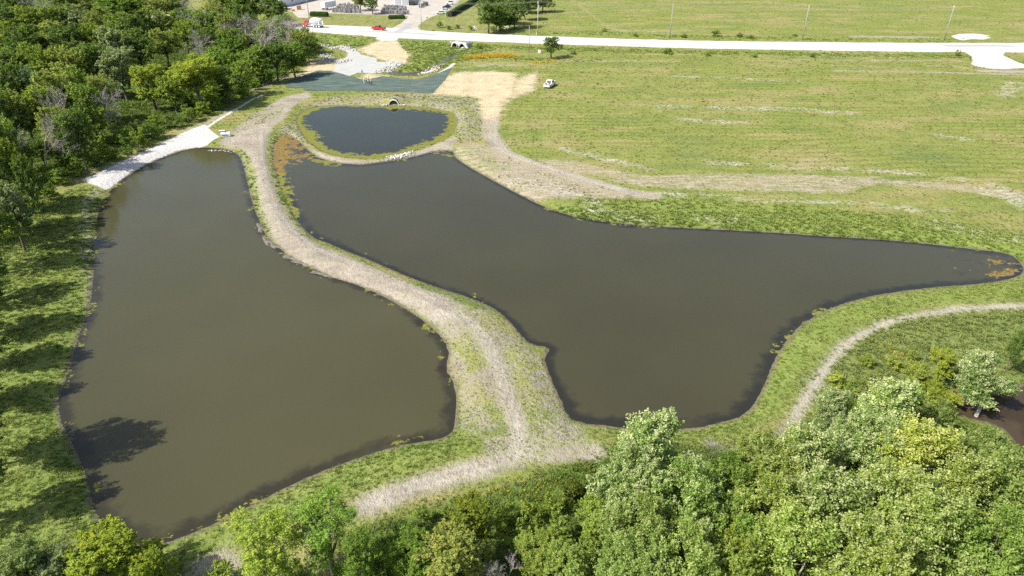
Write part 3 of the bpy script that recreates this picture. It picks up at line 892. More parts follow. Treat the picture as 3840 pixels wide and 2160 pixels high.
def tree_proto(seed, H=12.0, R=4.6, lobes=13, sprays=330, per=60, leaf=0.30, lo=0.28, spray_len=(0.7, 1.5), wind=0.25, top=0.9, tight=0.85, aspect=0.55, flat=0.8, lobe=(0.22, 0.38)):
    """A crown of leafy sprays on uneven lobes, and a forked trunk that reaches into the lobes."""
    rng = np.random.default_rng(seed)
    zc0, zc1 = lo * H, H
    cens, rads = [], []
    for k in range(lobes):
        for _ in range(30):
            u = rng.uniform(0, 1)
            z = zc0 + (zc1 - zc0) * (0.14 + 0.72 * u)
            w = R * math.sqrt(max(0.05, 1 - (abs(u - 0.4) / 0.72) ** 2.6))
            ph = rng.uniform(0, 2 * math.pi)
            q = w * 0.68 * math.sqrt(rng.uniform(0.1, 1))
            c = np.array([q * math.cos(ph), q * math.sin(ph), z])
            if all(np.linalg.norm(c - o) > 0.36 * R for o in cens):
                break
        cens.append(c)
        rads.append(R * rng.uniform(*lobe))
    cens, rads = np.array(cens), np.array(rads)
    # spray roots on lobe shells
    N = sprays * 3
    li = rng.integers(0, lobes, N)
    dirs = unit(rng.normal(size=(N, 3)) + np.array([0, 0, 0.35]))
    pos = cens[li] + dirs * rads[li, None] * rng.uniform(0.72, 1.06, (N, 1)) * np.array([1, 1, tight])
    dd = np.linalg.norm(pos[:, None] - cens[None], axis=2) / rads[None]
    dd[np.arange(N), li] = 9
    keep = np.nonzero(dd.min(1) > 0.72)[0][:sprays]
    pos, dirs, li = pos[keep], dirs[keep], li[keep]
    n = len(pos)
    out = unit(pos - np.array([0, 0, 0.45 * H]))
    sd = unit(dirs * 0.6 + out * 0.6 + np.array([wind, wind * 0.35, 0.25]) + rng.normal(size=(n, 3)) * 0.25)
    sl = rng.uniform(spray_len[0], spray_len[1], n)
    t = rng.uniform(0, 1, (n, per))
    wid = (0.34 * (1 - t) ** 0.7 + 0.05)
    off = rng.normal(size=(n, per, 3)) * np.array([1.1, 1.1, flat]) * wid[..., None] * 0.62 * sl[:, None, None]
    lp = pos[:, None] - sd[:, None] * sl[:, None, None] * 0.35 + sd[:, None] * (t * sl[:, None])[..., None] + off
    lp = lp.reshape(-1, 3)
    nr = unit(rng.normal(size=(n, per, 3)) * 0.75 + np.array([0, 0, 0.75]) + out[:, None] * 0.55).reshape(-1, 3)
    sv = rng.uniform(0, 1, n)
    lobv = rng.uniform(0, 1, lobes)[li]
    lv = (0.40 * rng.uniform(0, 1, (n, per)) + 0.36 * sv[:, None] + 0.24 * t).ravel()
    hv = (0.35 * rng.uniform(0, 1, (n, per)) + 0.25 * sv[:, None] + 0.4 * lobv[:, None]).ravel()
    crown = leaf_mesh('crown', lp, nr, np.full(len(lp), leaf), lv, hv, rng, aspect)
    # trunk, limbs and twigs
    segs = []
    r0 = 0.022 * H
    fork = 0.30 * H
    lean = rng.normal(size=2) * 0.25
    mid = np.array([lean[0], lean[1], fork])
    segs.append(((0, 0, -0.3), tuple(mid * np.array([.5, .5, .5])), r0 * 1.25, r0 * 0.95))
    segs.append((tuple(mid * np.array([.5, .5, .5])), tuple(mid), r0 * 0.95, r0 * 0.8))
    for c, rr in zip(cens, rads):
        e = c + rng.normal(size=3) * 0.2
        m1 = mid + (e - mid) * 0.45 + np.array([0, 0, 0.12 * H * rng.uniform(0.1, 0.6)]) * 0.5 + rng.normal(size=3) * 0.2
        segs.append((tuple(mid), tuple(m1), r0 * 0.5, r0 * 0.32))
        segs.append((tuple(m1), tuple(e), r0 * 0.32, r0 * 0.14))
        for q in range(5):
            tw = e + unit(rng.normal(size=3) + np.array([0, 0, 0.3])) * rr * 0.95
            segs.append((tuple(e - (e - m1) * rng.uniform(0, 0.5)), tuple(tw), r0 * 0.11, r0 * 0.03))
    return crown, segs


def dead_proto(seed, H=12.0, spread=0.5, levels=4):
    rng = np.random.default_rng(seed)
    segs = []

    def grow(p, d, L, r, lev):
        steps = 3
        for s in range(steps):
            d2 = unit(d + rng.normal(size=3) * 0.13 + np.array([0, 0, 0.06]))
            e = p + d2 * L / steps
            rn = r * 0.80
            segs.append((tuple(p), tuple(e), r, rn))
            p, d, r = e, d2, rn
            if lev < levels and (s > 0 or lev > 0):
                for _ in range(2 if lev < 3 else 3):
                    side = unit(np.cross(d, rng.normal(size=3)))
                    nd = unit(d * rng.uniform(0.55, 0.9) + side * rng.uniform(spread, spread + 0.45))
                    grow(p, nd, L * rng.uniform(0.45, 0.62), max(r * 0.55, 0.012), lev + 1)
    grow(np.array([0, 0, -0.3]), np.array([0.03, 0.02, 1.0]), H * 0.62, 0.016 * H, 0)
    return segs


NEAR, FAR = [], []
for s, kw in enumerate([dict(R=4.6, lobes=14, sprays=400, per=76, leaf=0.235, wind=0.35, spray_len=(0.9, 1.9), lo=0.28, flat=0.5),
                        dict(R=4.3, lobes=12, sprays=380, per=76, leaf=0.235, wind=0.5, spray_len=(1.0, 2.2), lo=0.28, flat=0.5),
                        dict(R=5.0, lobes=16, sprays=430, per=74, leaf=0.235, wind=0.3, spray_len=(0.8, 1.8), lo=0.28, flat=0.5),
                        dict(R=4.4, lobes=11, sprays=360, per=74, leaf=0.22, wind=0.1, spray_len=(0.5, 1.1))]):
    cr, segs = tree_proto(100 + s, **kw)
    NEAR.append((cr, tubes_mesh('trunk', segs, M['bark_pale' if s < 2 else 'bark'], 6), kw['R']))
for s, kw in enumerate([dict(R=4.4, lobes=13, sprays=290, per=34, leaf=0.40, wind=0.05, lobe=(0.30, 0.48)),
                        dict(R=4.8, lobes=16, sprays=310, per=32, leaf=0.40, wind=0.1, lobe=(0.30, 0.48), spray_len=(0.6, 1.2)),
                        dict(R=4.2, lobes=12, sprays=290, per=34, leaf=0.40, wind=0.15, lobe=(0.30, 0.48)),
                        dict(R=5.0, lobes=14, sprays=300, per=32, leaf=0.42, wind=0.0, lobe=(0.30, 0.48), lo=0.42, tight=0.55)]):
    cr, segs = tree_proto(200 + s, **kw)
    FAR.append((cr, tubes_mesh('trunk', segs, M['bark'], 5), kw['R']))
SPARSE = []
for s in range(2):
    cr, segs = tree_proto(300 + s, R=4.2, lobes=13, sprays=330, per=42, leaf=0.2, wind=0.1, lo=0.3, spray_len=(0.6, 1.3))
    SPARSE.append((cr, tubes_mesh('trunk', segs, M['bark'], 6), 4.2))
DEAD = [tubes_mesh('trunk', dead_proto(400 + s, spread=0.35 + 0.1 * s), M['dead_wood'], 3) for s in range(3)]
BUSH = []
for s in range(4):
    cr, segs = tree_proto(500 + s, H=3.0, R=1.8, lobes=7, sprays=90, per=34, leaf=0.2, lo=0.0, wind=0.1, spray_len=(0.35, 0.8))
    BUSH.append((cr, tubes_mesh('stem', [x for x in segs[:16]], M['bark'], 4), 1.8))
PROTO = {'near': (NEAR, 12.0), 'far': (FAR, 12.0), 'sparse': (SPARSE, 12.0), 'bush': (BUSH, 3.0)}


def plant_at(cx, cy, r, h, frac=0.62):
    """Centre of the crown as read on the 2576 px view -> foot on the ground and crown radius."""
    x, y, _ = V(cx, cy, h * frac)
    rw = r * VIEW / px_per_m(x, y, h * frac)
    return x, y, rw


PLANT_N = 0


def plant(kind, cx, cy, r, h, tint, pale, label, cat='tree', group=None, name=None, which=None, foot=None):
    global PLANT_N
    PLANT_N += 1
    rr = random.Random(PLANT_N * 17 + 3)
    if foot:
        x, y = foot
        rw = r
    else:
        x, y, rw = plant_at(cx, cy, r, h, {'bush': 0.55, 'near': 0.68}.get(kind, 0.62))
    z = ground_z(x, y)
    if kind == 'dead':
        e = empty(name or 'bare_tree', (x, y, z), rr.uniform(0, 6.28), (rw / 4.2, rw / 4.2, h / 12.0))
        link(bpy.data.objects.new('trunk', DEAD[(which if which is not None else rr.randrange(3))]), e)
    else:
        protos, H0 = PROTO[kind]
        cr, st, R0 = protos[(which if which is not None else rr.randrange(len(protos))) % len(protos)]
        s = rw / R0
        # wind leans the sprays one way: turn each plant only a little, mirror some for variety
        rz = rr.uniform(-0.5, 0.5) if kind == 'near' else rr.uniform(0, 6.28)
        e = empty(name or ('bush' if kind == 'bush' else 'tree'), (x, y, z), rz, (s * rr.uniform(0.93, 1.07), s * rr.uniform(0.93, 1.07), h / H0))
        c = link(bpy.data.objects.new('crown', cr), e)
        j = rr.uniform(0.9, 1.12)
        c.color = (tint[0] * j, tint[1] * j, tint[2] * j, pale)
        link(bpy.data.objects.new('stem' if kind == 'bush' else 'trunk', st), e)
    return tag(e, label, cat, group)


YEL = (0.29, 0.34, 0.055)
LIME = (0.21, 0.27, 0.045)
MID = (0.20, 0.275, 0.058)
DARK = (0.135, 0.20, 0.05)
GREY = (0.215, 0.265, 0.125)
OLIVE = (0.245, 0.28, 0.075)
TEAL = (0.10, 0.165, 0.08)
DEEP = (0.16, 0.25, 0.042)
TINTWORD = {YEL: 'yellow green', LIME: 'light green', MID: 'mid green', DARK: 'dark green', GREY: 'greyish green', OLIVE: 'olive green', TEAL: 'bluish green', DEEP: 'deep green'}
ORD = ['first', 'second', 'third', 'fourth', 'fifth', 'sixth', 'seventh', 'eighth', 'ninth', 'tenth', 'eleventh', 'twelfth', 'thirteenth', 'fourteenth', 'fifteenth', 'sixteenth', 'seventeenth', 'eighteenth', 'nineteenth', 'twentieth']
ORD += ['twenty-' + w for w in ORD[:9]] + ['thirtieth'] + ['thirty-' + w for w in ORD[:9]]

# the wood, row by row from the back; every row from left to right: (crown x, y, radius, height, tint or None for bare)
WOOD = {
    'back row': [(8,8,38,11,MID),(60,4,40,12,DARK),(118,14,38,11,None),(165,10,44,12,MID),(225,6,42,12,None),(285,12,48,12,DEEP),(345,8,46,12,DEEP),(395,22,36,11,OLIVE),(440,14,38,11,DARK),(495,6,40,11,None),(545,14,42,12,None),(590,16,48,12,DEEP),(640,12,44,12,DEEP),(685,24,34,11,DARK)],
    'second row': [(22,45,46,12,DARK),(80,50,46,12,LIME),(135,52,40,12,MID),(185,48,46,12,GREY),(245,58,42,13,OLIVE),(300,70,42,12,MID),(352,62,44,12,DARK),(405,58,38,11,OLIVE),(452,52,40,11,MID),(505,58,44,12,None),(560,62,42,12,DARK),(612,70,42,12,None),(660,64,40,11,None),(715,60,38,11,None),(762,72,36,10,None)],
    'third row': [(10,100,48,13,LIME),(62,105,46,13,DARK),(118,92,52,13,OLIVE),(178,104,54,13,DARK),(232,100,34,13,LIME),(290,118,58,14,GREY),(350,120,44,13,DARK),(410,108,40,12,OLIVE),(468,92,34,12,LIME),(530,104,42,12,None),(585,118,46,12,DEEP),(640,112,46,12,None),(700,98,42,11,None),(752,108,34,10,OLIVE)],
    'fourth row': [(5,165,52,14,DARK),(66,162,50,14,MID),(122,168,46,14,LIME),(180,172,52,14,OLIVE),(236,166,48,14,DARK),(300,176,46,13,GREY),(640,152,40,11,MID),(690,146,42,11,DARK),(735,142,34,10,DEEP)],
    'fifth row': [(20,228,54,14,DARK),(82,225,46,13,TEAL),(140,232,54,14,OLIVE),(200,228,46,13,MID),(255,225,42,13,None),(560,205,34,9,DARK),(606,190,36,9,MID)],
    'sixth row': [(-8,292,56,14,DARK),(58,285,50,13,OLIVE),(118,280,48,13,LIME),(172,288,46,13,None),(222,275,46,13,MID),(270,268,40,12,None)],
    'front row': [(-12,360,52,13,MID),(40,350,50,12,None),(92,345,48,12,None),(140,330,44,12,OLIVE),(190,340,44,12,DARK),(30,428,46,12,LIME),(-25,470,52,13,DARK),(20,520,48,12,GREY),(70,455,36,10,DARK)],
}
for row, items in WOOD.items():
    items = sorted(items)
    for i, (cx, cy, r, h, tint) in enumerate(items):
        if tint is None and i % 3 == 1 and row != 'front row':
            plant('sparse', cx, cy, r, h, random.choice([OLIVE, GREY]), 0.15, f'thin crowned dull green tree, {ORD[i]} from the left in the {row} of the wood', group='trees of the wood')
        elif tint is None:
            plant('dead', cx, cy + 6, r * 1.05, h, None, 0, f'bare grey tree, {ORD[i]} from the left in the {row} of the wood', group='trees of the wood')
            plant('far', cx + 8, cy + 36, r * 0.62, h * 0.55, random.choice([DARK, MID, OLIVE]), 0.0, f'low leafy tree under the bare tree {ORD[i]} from the left in the {row}', group='trees of the wood')
        else:
            plant('far', cx, cy, r, h, tint, 0.25 if tint in (GREY, TEAL) else 0.0, f'{TINTWORD[tint]} tree, {ORD[i]} from the left in the {row} of the wood', group='trees of the wood')
plant('near', 372, 196, 62, 12, YEL, 0.0, 'yellow green tree at the wood edge, left of the larger yellow one', which=3)
plant('near', 492, 186, 76, 13, YEL, 0.0, 'large yellow green tree standing out at the wood edge', which=0)
for lx, ly, lr, lh, lt, ll in [(612, 40, 34, 11, DARK, 'dark tree at the back of the wood right of the bare trees'), (668, 92, 30, 10, MID, 'mid green tree among the bare trees near the road'), (722, 100, 30, 9, DARK, 'dark tree among the bare trees near the road'), (764, 96, 28, 9, OLIVE, 'olive tree hiding the front of the mixer truck'), (772, 122, 26, 8, DARK, 'dark low tree at the wood corner by the road'), (540, 46, 34, 11, OLIVE, 'olive tree behind the middle of the wood'), (700, 30, 26, 10, DARK, 'dark tree near the pale roofed building'), (470, 52, 32, 12, DARK, 'dark tree hiding the far end of the road'), (515, 62, 34, 12, MID, 'mid green tree before the far end of the road'), (572, 72, 34, 12, OLIVE, 'olive tree before the road behind the bare trees'), (628, 66, 32, 11, DARK, 'dark tree before the road left of the wide bare tree'), (680, 72, 30, 10, OLIVE, 'olive tree before the road left of the mixer truck')]:
    plant('far', lx, ly, lr, lh, lt, 0.0, ll)
for lx, ly, lr, lh, ll in [(742, 70, 34, 11, 'bare grey tree above the mixer truck cab'), (700, 80, 36, 11, 'wide bare grey tree near the road'), (655, 85, 36, 12, 'bare grey tree in the tangle left of the road'), (610, 90, 34, 11, 'bare grey tree deep in the roadside tangle')]:
    plant('dead', lx, ly, lr, lh, None, 0, ll)
plant('far', 432, 228, 44, 9, LIME, 0.0, 'light green tree squeezed between the two yellow green trees')
plant('far', 560, 158, 44, 11, DEEP, 0.0, 'deep green tree just behind the large yellow green tree')

# edge thicket of the wood
EDGE = [(55,560),(95,520),(118,485),(150,448),(190,430),(232,408),(275,388),(318,370),(352,352),(392,330),(430,308),(468,292),(505,278),(540,262),(575,246),(610,232),(640,216),(668,200),(700,186),(728,170),(752,156),(776,140),(788,118),(300,345),(345,325),(390,305),(250,372),(205,392),(480,262),(520,246),(160,408),(120,440)]
for i, (bx, by) in enumerate(sorted(EDGE)):
    bt = random.choice([MID, DARK, DEEP, LIME, MID])
    plant('bush', bx, by - 6, random.uniform(20, 30), random.uniform(2.4, 4.5), bt, 0, f'{TINTWORD[bt]} bush at the foot of the wood, {ORD[i]} from the left', 'bush', 'bushes along the wood edge')

# trees just past the left edge whose shade falls across the bank and the water
for i, (fx, fy, r, h) in enumerate([(-96, 121, 4.6, 13), (-88.5, 109, 4.4, 13), (-81.5, 98, 4.4, 11), (-75, 87.5, 4.2, 11.5), (-70, 79, 4.0, 8.5), (-65, 71, 3.8, 9.0), (-60.5, 64, 3.6, 8.0), (-57, 56.5, 3.4, 8.5), (-50.2, 48, 4.2, 13.5), (-46.6, 41.5, 3.8, 10.0)]):
    plant('far' if i < 5 else 'near', 0, 0, r, h, random.choice([DARK, MID, OLIVE]), 0, f'shady bank tree beyond the left pond, {ORD[i]} from the wood', 'tree', 'trees along the shaded bank', foot=(fx, fy))

# silver maples and other trees in the near right corner and along the bottom
NEARLIST = [
    ('near', 2492, 928, 70, 6.8, (0.07, 0.115, 0.035), 0.95, 'round silvery white tree standing alone beside the brown creek', 1),
    ('near', 2374, 905, 42, 4.6, YEL, 0.0, 'small yellow green tree left of the lone silvery tree', 3),
    ('near', 2306, 945, 48, 5.0, (0.105, 0.135, 0.028), 0.15, 'small pale yellow tree beside the goldenrod slope', 3),
    ('near', 2338, 992, 42, 4.4, YEL, 0.0, 'low yellow green tree below the small pale yellow tree', 2),
    ('near', 2232, 1005, 70, 7.4, (0.075, 0.095, 0.035), 0.1, 'dull olive grey tree between the path and the silvery crowns', 3),
    ('near', 2110, 1040, 44, 8.0, (0.08, 0.12, 0.05), 0.75, 'silvery tree nearest the end of the curving path', 1),
    ('near', 2160, 1050, 34, 7.0, DEEP, 0.0, 'deep green tree tucked behind the silvery tree by the path', 2),
    ('near', 1668, 1145, 88, 13.0, (0.075, 0.12, 0.035), 0.8, 'tall silvery tree whose tip reaches the right pond shore', 1),
    ('near', 1585, 1225, 82, 13.0, (0.075, 0.12, 0.035), 0.7, 'pale silvery tree beside the track junction', 0),
    ('near', 1720, 1260, 88, 14.0, (0.075, 0.12, 0.03), 0.45, 'broad green tree below the tall silvery tree', 2),
    ('near', 1835, 1215, 64, 11.0, DEEP, 0.1, 'deep green tree in the gap right of the tall silvery tree', 2),
    ('near', 1930, 1185, 70, 12.0, LIME, 0.3, 'light green tree at the edge of the near wood facing the right pond', 0),
    ('near', 2040, 1190, 84, 13.0, (0.095, 0.135, 0.04), 0.7, 'pale green windblown tree below the end of the path', 1),
    ('near', 2180, 1130, 74, 12.5, (0.085, 0.13, 0.04), 0.75, 'silvery windblown tree below the dull olive tree', 0),
    ('near', 2270, 1060, 78, 12.5, (0.09, 0.135, 0.04), 0.85, 'bright silvery tree between the olive tree and the creek', 1),
    ('near', 2362, 1046, 34, 7.0, MID, 0.3, 'mid green tree at the bank beside the brown creek', 2),
    ('near', 2330, 1180, 88, 13.5, (0.13, 0.155, 0.03), 0.45, 'yellowish windblown tree in the middle of the near wood', 1),
    ('near', 2470, 1150, 60, 11.0, MID, 0.35, 'green tree overhanging the brown creek', 2),
    ('near', 2548, 1240, 80, 12.5, MID, 0.25, 'green tree at the right border below the creek', 0),
    ('near', 2455, 1265, 80, 13.5, LIME, 0.4, 'light green tree left of the right border tree', 1),
    ('near', 2240, 1290, 92, 14.0, (0.095, 0.13, 0.03), 0.55, 'pale green tree in front of the yellowish windblown tree', 0),
    ('near', 2090, 1310, 88, 13.5, (0.085, 0.125, 0.035), 0.6, 'silvery green tree left of the pale green one', 1),
    ('near', 1940, 1300, 84, 13.0, (0.10, 0.135, 0.028), 0.3, 'yellowish green tree below the light green edge tree', 2),
    ('near', 1840, 1330, 70, 12.0, DEEP, 0.1, 'deep green tree near the bottom, right of the broad green tree', 3),
    ('near', 1620, 1345, 84, 12.5, MID, 0.3, 'mid green tree below the pale silvery tree', 2),
    ('near', 1500, 1300, 52, 7.5, (0.085, 0.125, 0.028), 0.1, 'small bushy tree beside the tall yellow flowers', 3),
    ('near', 2370, 1375, 92, 14.0, (0.085, 0.125, 0.03), 0.4, 'green tree at the bottom edge under the light green tree', 1),
    ('near', 2520, 1390, 90, 13.5, DEEP, 0.2, 'deep green tree in the bottom right corner', 2),
    ('near', 2170, 1420, 90, 13.5, LIME, 0.45, 'light green tree at the bottom edge below the pale green one', 0),
    ('near', 2010, 1420, 88, 13.5, (0.09, 0.13, 0.03), 0.35, 'bottom edge tree left of the light green one', 1),
    ('near', 1860, 1425, 74, 12.0, LIME, 0.1, 'yellow green tree at the bottom edge', 3),
    ('near', 1735, 1415, 84, 12.5, MID, 0.3, 'mid green tree at the bottom edge left of the yellow green one', 2),
    ('near', 1590, 1440, 70, 10.5, (0.07, 0.11, 0.03), 0.25, 'bottom edge tree beside the fallen grey branches', 0),
    ('near', 1178, 1312, 62, 8.5, (0.068, 0.088, 0.014), 0.0, 'olive yellow tree casting a dark shadow to its right', 3),
    ('near', 1135, 1405, 78, 9.5, (0.11, 0.13, 0.035), 0.15, 'straw yellow tree below the olive yellow tree', 3),
    ('near', 1040, 1395, 58, 7.0, DEEP, 0.0, 'low deep green tree left of the straw yellow tree', 2),
    ('near', 1365, 1385, 52, 6.0, LIME, 0.1, 'low light green tree right of the dark shadow', 2),
    ('near', 1430, 1430, 60, 8.0, MID, 0.15, 'mid green tree above the fallen grey branches', 3),
    ('sparse', 812, 1340, 84, 10.5, (0.075, 0.125, 0.026), 0.1, 'thin crowned green tree over the sandy patch', 0),
    ('sparse', 668, 1385, 92, 11.0, (0.105, 0.14, 0.025), 0.1, 'thin yellowish tree through which the bank shows', 1),
    ('sparse', 900, 1405, 62, 9.0, DEEP, 0.0, 'thin deep green tree right of the sandy patch', 1),
    ('near', 258, 1400, 92, 8.0, (0.095, 0.125, 0.018), 0.0, 'broad yellow green tree at the lower corner of the left pond', 3),
    ('near', 370, 1432, 50, 6.5, (0.095, 0.125, 0.02), 0.0, 'small yellow green tree at the pond corner, right of the broad one', 3),
    ('near', 150, 1432, 58, 6.5, GREY, 0.2, 'greyish green tree in the bottom left corner', 2),
    ('near', 50, 1428, 56, 8.0, DARK, 0.3, 'dark green tree at the bottom left border', 0),
    ('near', 2560, 868, 22, 5.5, DARK, 0.0, 'dark green bushy tree cut by the right border', 2),
]
for kind, cx, cy, r, h, tint, pale, lab, which in NEARLIST:
    if tint not in TINTWORD:
        tint = (tint[0] * 2.5, tint[1] * 2.35, tint[2] * 1.9)
    if kind == 'sparse':
        r, h = r * 1.25, h * 0.85
    if kind == 'near' and cy > 1000:
        r, h = r * 1.36, h * 0.76
    plant(kind, cx, cy, r, h, tint, pale, lab, which=which)
plant('dead', 1285, 1415, 50, 5.0, None, 0, 'leafless grey tree at the bottom beside the dark shadow', which=2)
plant('dead', 2130, 1105, 40, 6.0, None, 0, 'bare white branched tree under the silvery tree by the path', which=1)
plant('dead', 1850, 1135, 46, 3.5, None, 0, 'low grey leafless brush beside the right pond shore', which=2)
plant('dead', 812, 1360, 40, 6.0, None, 0, 'dark bare forked tree over the sandy patch', which=0)

# bushes near the bottom thicket and on the slope
THICK = [(1010,1360,44,3.0,DEEP),(960,1420,50,3.2,DARK),(1060,1300,28,1.8,MID),(1235,1400,46,3.0,DARK),(1330,1300,40,2.8,LIME),(1390,1265,34,2.6,LIME),(1440,1230,36,2.6,(0.11,0.14,0.022)),(1490,1210,36,2.8,(0.11,0.14,0.022)),(1310,1350,44,3.0,MID),(1400,1330,44,3.0,MID),(1270,1290,30,2.2,LIME),(1540,1330,44,3,DEEP),(1480,1390,48,3.2,MID),(560,1440,44,2.2,LIME),(740,1440,50,2.4,MID),(2110,955,24,1.4,YEL),(2180,905,22,1.2,LIME),(2250,915,22,1.3,YEL),(2440,960,26,1.8,LIME),(2405,1000,26,1.6,YEL),(1400,1440,46,3.0,DARK),(880,1440,50,2.6,DEEP),(1190,1440,50,3.0,DARK),(2150,975,28,1.8,MID),(2195,960,26,1.6,LIME),(2275,985,26,1.8,MID),(2365,960,22,1.5,LIME),(2420,935,20,1.4,MID),(2300,895,18,1.1,LIME),(2540,960,24,1.6,DEEP),(2070,1010,22,1.5,LIME)]
for i, (bx, by, r, h, tint) in enumerate(sorted(THICK)):
    plant('bush', bx, by, r, h, tint, 0.05, f'{TINTWORD.get(tint, "yellow green")} bush in the thicket of the near trees, {ORD[i]} from the left', 'bush', 'bushes of the near thicket')

# roadside plants
plant('near', 1387, 108, 31, 7.5, DARK, 0.05, 'lone dark green tree standing in front of the white road', which=3)
for cx, cy, r, h, tint, lab in [(1228, 36, 34, 12, DARK, 'dark tree in the clump beyond the road, leftmost'), (1258, 40, 32, 10, DEEP, 'brighter green tree in the clump beyond the road'), (1294, 28, 34, 11, DARK, 'dark tree at the right end of the clump beyond the road'), (1270, 16, 34, 12, DARK, 'dark tree at the back of the clump beyond the road'), (1236, 8, 32, 12, DARK, 'dark tree at the back left of the clump'), (1322, 14, 30, 10, DARK, 'dark tree right behind the clump at the top border'), (1330, 2, 28, 9, MID, 'green tree behind the clump at the top border'), (1365, 0, 30, 9, MID, 'green tree at the top border right of the clump'), (1248, 58, 22, 5, DARK, 'low dark tree at the foot of the clump'), (1282, 54, 22, 5, DEEP, 'low deep green tree at the foot of the clump'), (935, 8, 22, 8, DARK, 'dark tree between the stone stacks in the yard'), (905, 0, 22, 8, OLIVE, 'olive tree at the top border behind the yard')]:
    plant('far', cx, cy, r, h, tint, 0.05, lab)
ROADBUSH = [(1802,84,14,2.2,DEEP),(1680,128,13,2.0,MID),(1105,62,11,2.4,MID),(1128,68,10,1.8,MID),(1150,66,9,1.6,DARK),(2410,132,8,2.2,OLIVE),(1860,88,12,1.4,DARK),(1720,90,11,1.3,DEEP),(1182,70,8,1.8,DEEP),(1262,72,10,2.4,LIME),(1240,72,9,2,DARK),(1520,75,10,1.4,OLIVE),(1890,92,10,1.2,DARK),(1600,88,10,1.2,MID),(2045,140,9,1.1,MID),(1780,136,9,1.1,MID),(1900,140,10,1.0,DEEP),(1205,115,10,2,DEEP),(2000,88,9,1.1,MID),(1440,132,10,1.1,MID)]
for i, (bx, by, r, h, tint) in enumerate(sorted(ROADBUSH)):
    plant('bush', bx, by, r, h, tint, 0.0, f'{TINTWORD[tint]} roadside shrub, {ORD[i]} from the left along the road', 'shrub', 'shrubs along the road', name='shrub')


def hedge(name, p0, p1, w, h, tint, label, density=70):
    """A clipped hedge: dense leaves over a rounded box."""
    rng = np.random.default_rng(int(abs(p0[0] * 10)) + 5)
    a, b = np.array(p0[:2]), np.array(p1[:2])
    L = np.linalg.norm(b - a)
    d = (b - a) / L
    nrm = np.array([-d[1], d[0]])
    n = int(density * L * (w + 2 * h))
    t = rng.uniform(0, L, n)
    ang = rng.uniform(0, np.pi, n)
    e = 0.55
    u = np.sign(np.cos(ang)) * np.abs(np.cos(ang)) ** e * w / 2
    z = np.abs(np.sin(ang)) ** e * h
    endr = np.minimum(1, np.minimum(t, L - t) / (w * 0.4) + 0.55)
    base = np.array([*a]) + d * t[:, None] + nrm * (u * endr)[:, None]
    cen = np.column_stack([base, z * np.minimum(1, endr + 0.05)]) + rng.normal(size=(n, 3)) * 0.05
    nr = unit(np.column_stack([nrm * (np.cos(ang))[:, None], np.sin(ang)]) + rng.normal(size=(n, 3)) * 0.45)
    me = leaf_mesh('foliage', cen, nr, np.full(n, 0.24), rng.uniform(0, 1, n), rng.uniform(0, 0.6, n), rng, 0.7)
    cz = ground_z(*((a + b) / 2))
    c = ((a + b) / 2)
    root = empty(name, (c[0], c[1], cz))
    o = link(bpy.data.objects.new('foliage', me), root)
    o.location = (-c[0], -c[1], 0)
    o.color = (*tint, 0.0)
    core = MB().box((0, 0, h * 0.43), (L * 0.94, w * 0.78, h * 0.86), math.atan2(d[1], d[0]), 0.15).build('branches', M['bark'], root)
    return tag(root, label, 'hedge')


hedge('hedge', V(781, 40.5), V(826, 41.5), 3.0, 2.0, (0.04, 0.10, 0.015), 'clipped rounded hedge beside the white trailer')
hedge('hedge', V(977, 48), V(1019, 47), 2.6, 1.6, (0.04, 0.10, 0.015), 'clipped rounded hedge beside the yard driveway')
hedge('hedge', V(1128, 44), V(1215, -6), 2.6, 2.2, (0.035, 0.085, 0.015), 'long dark hedge running along the parking lot fence', 30)


# ------------------------------------------------------------------ tufts of grass and weeds (uncountable, one object each kind)
def tuft_proto(name, seed, blades, h, spread, width, mat, flower=None):
    rng = np.random.default_rng(seed)
    v, f = [], []
    for i in range(blades):
        ph = rng.uniform(0, 2 * math.pi)
        rr = spread * math.sqrt(rng.uniform(0, 1))
        p = np.array([rr * math.cos(ph), rr * math.sin(ph), -0.03])
        ang = rng.uniform(0, 2 * math.pi)
        side = np.array([math.cos(ang), math.sin(ang), 0]) * width * rng.uniform(0.6, 1.3)
        lean = np.array([math.cos(ph) * 0.8 + 0.25, math.sin(ph) * 0.8, 0]) * h * rng.uniform(0.4, 1.3)
        hh = h * rng.uniform(0.55, 1.1)
        mid = p + lean * 0.35 + np.array([0, 0, hh * 0.62])
        tip = p + lean + np.array([0, 0, hh])
        k = len(v)
        v += [p - side * 0.6, p + side * 0.6, mid + side, mid - side, tip]
        f += [(k, k + 1, k + 2), (k, k + 2, k + 3), (k + 3, k + 2, k + 4)]
    me = mesh_np(name, np.array(v), np.array(f), mat)
    return bpy.data.objects.new(name, me)


def tuft_material():
    t = NT('tuft_blades')
    c = t.attr('tc', 'INSTANCER').outputs['Color']
    z = t.n('ShaderNodeTexCoord').outputs['Object']
    nz = t.noise(z, 9.0, 2)
    col = t.mix(1.0, c, t.ramp(nz, [(0.3, (0.75, 0.78, 0.7)), (0.7, (1.25, 1.2, 1.1))]), 'MULTIPLY')
    p = t.surf(col, 0.7, 0.2)
    tr = t.n('ShaderNodeBsdfTranslucent')
    t.l(col, tr.inputs[0])
    ms = t.n('ShaderNodeMixShader')
    ms.inputs[0].default_value = 0.25
    t.l(p.outputs[0], ms.inputs[1])
    t.l(tr.outputs[0], ms.inputs[2])
    return t.done(ms)


M['tuft'] = tuft_material()


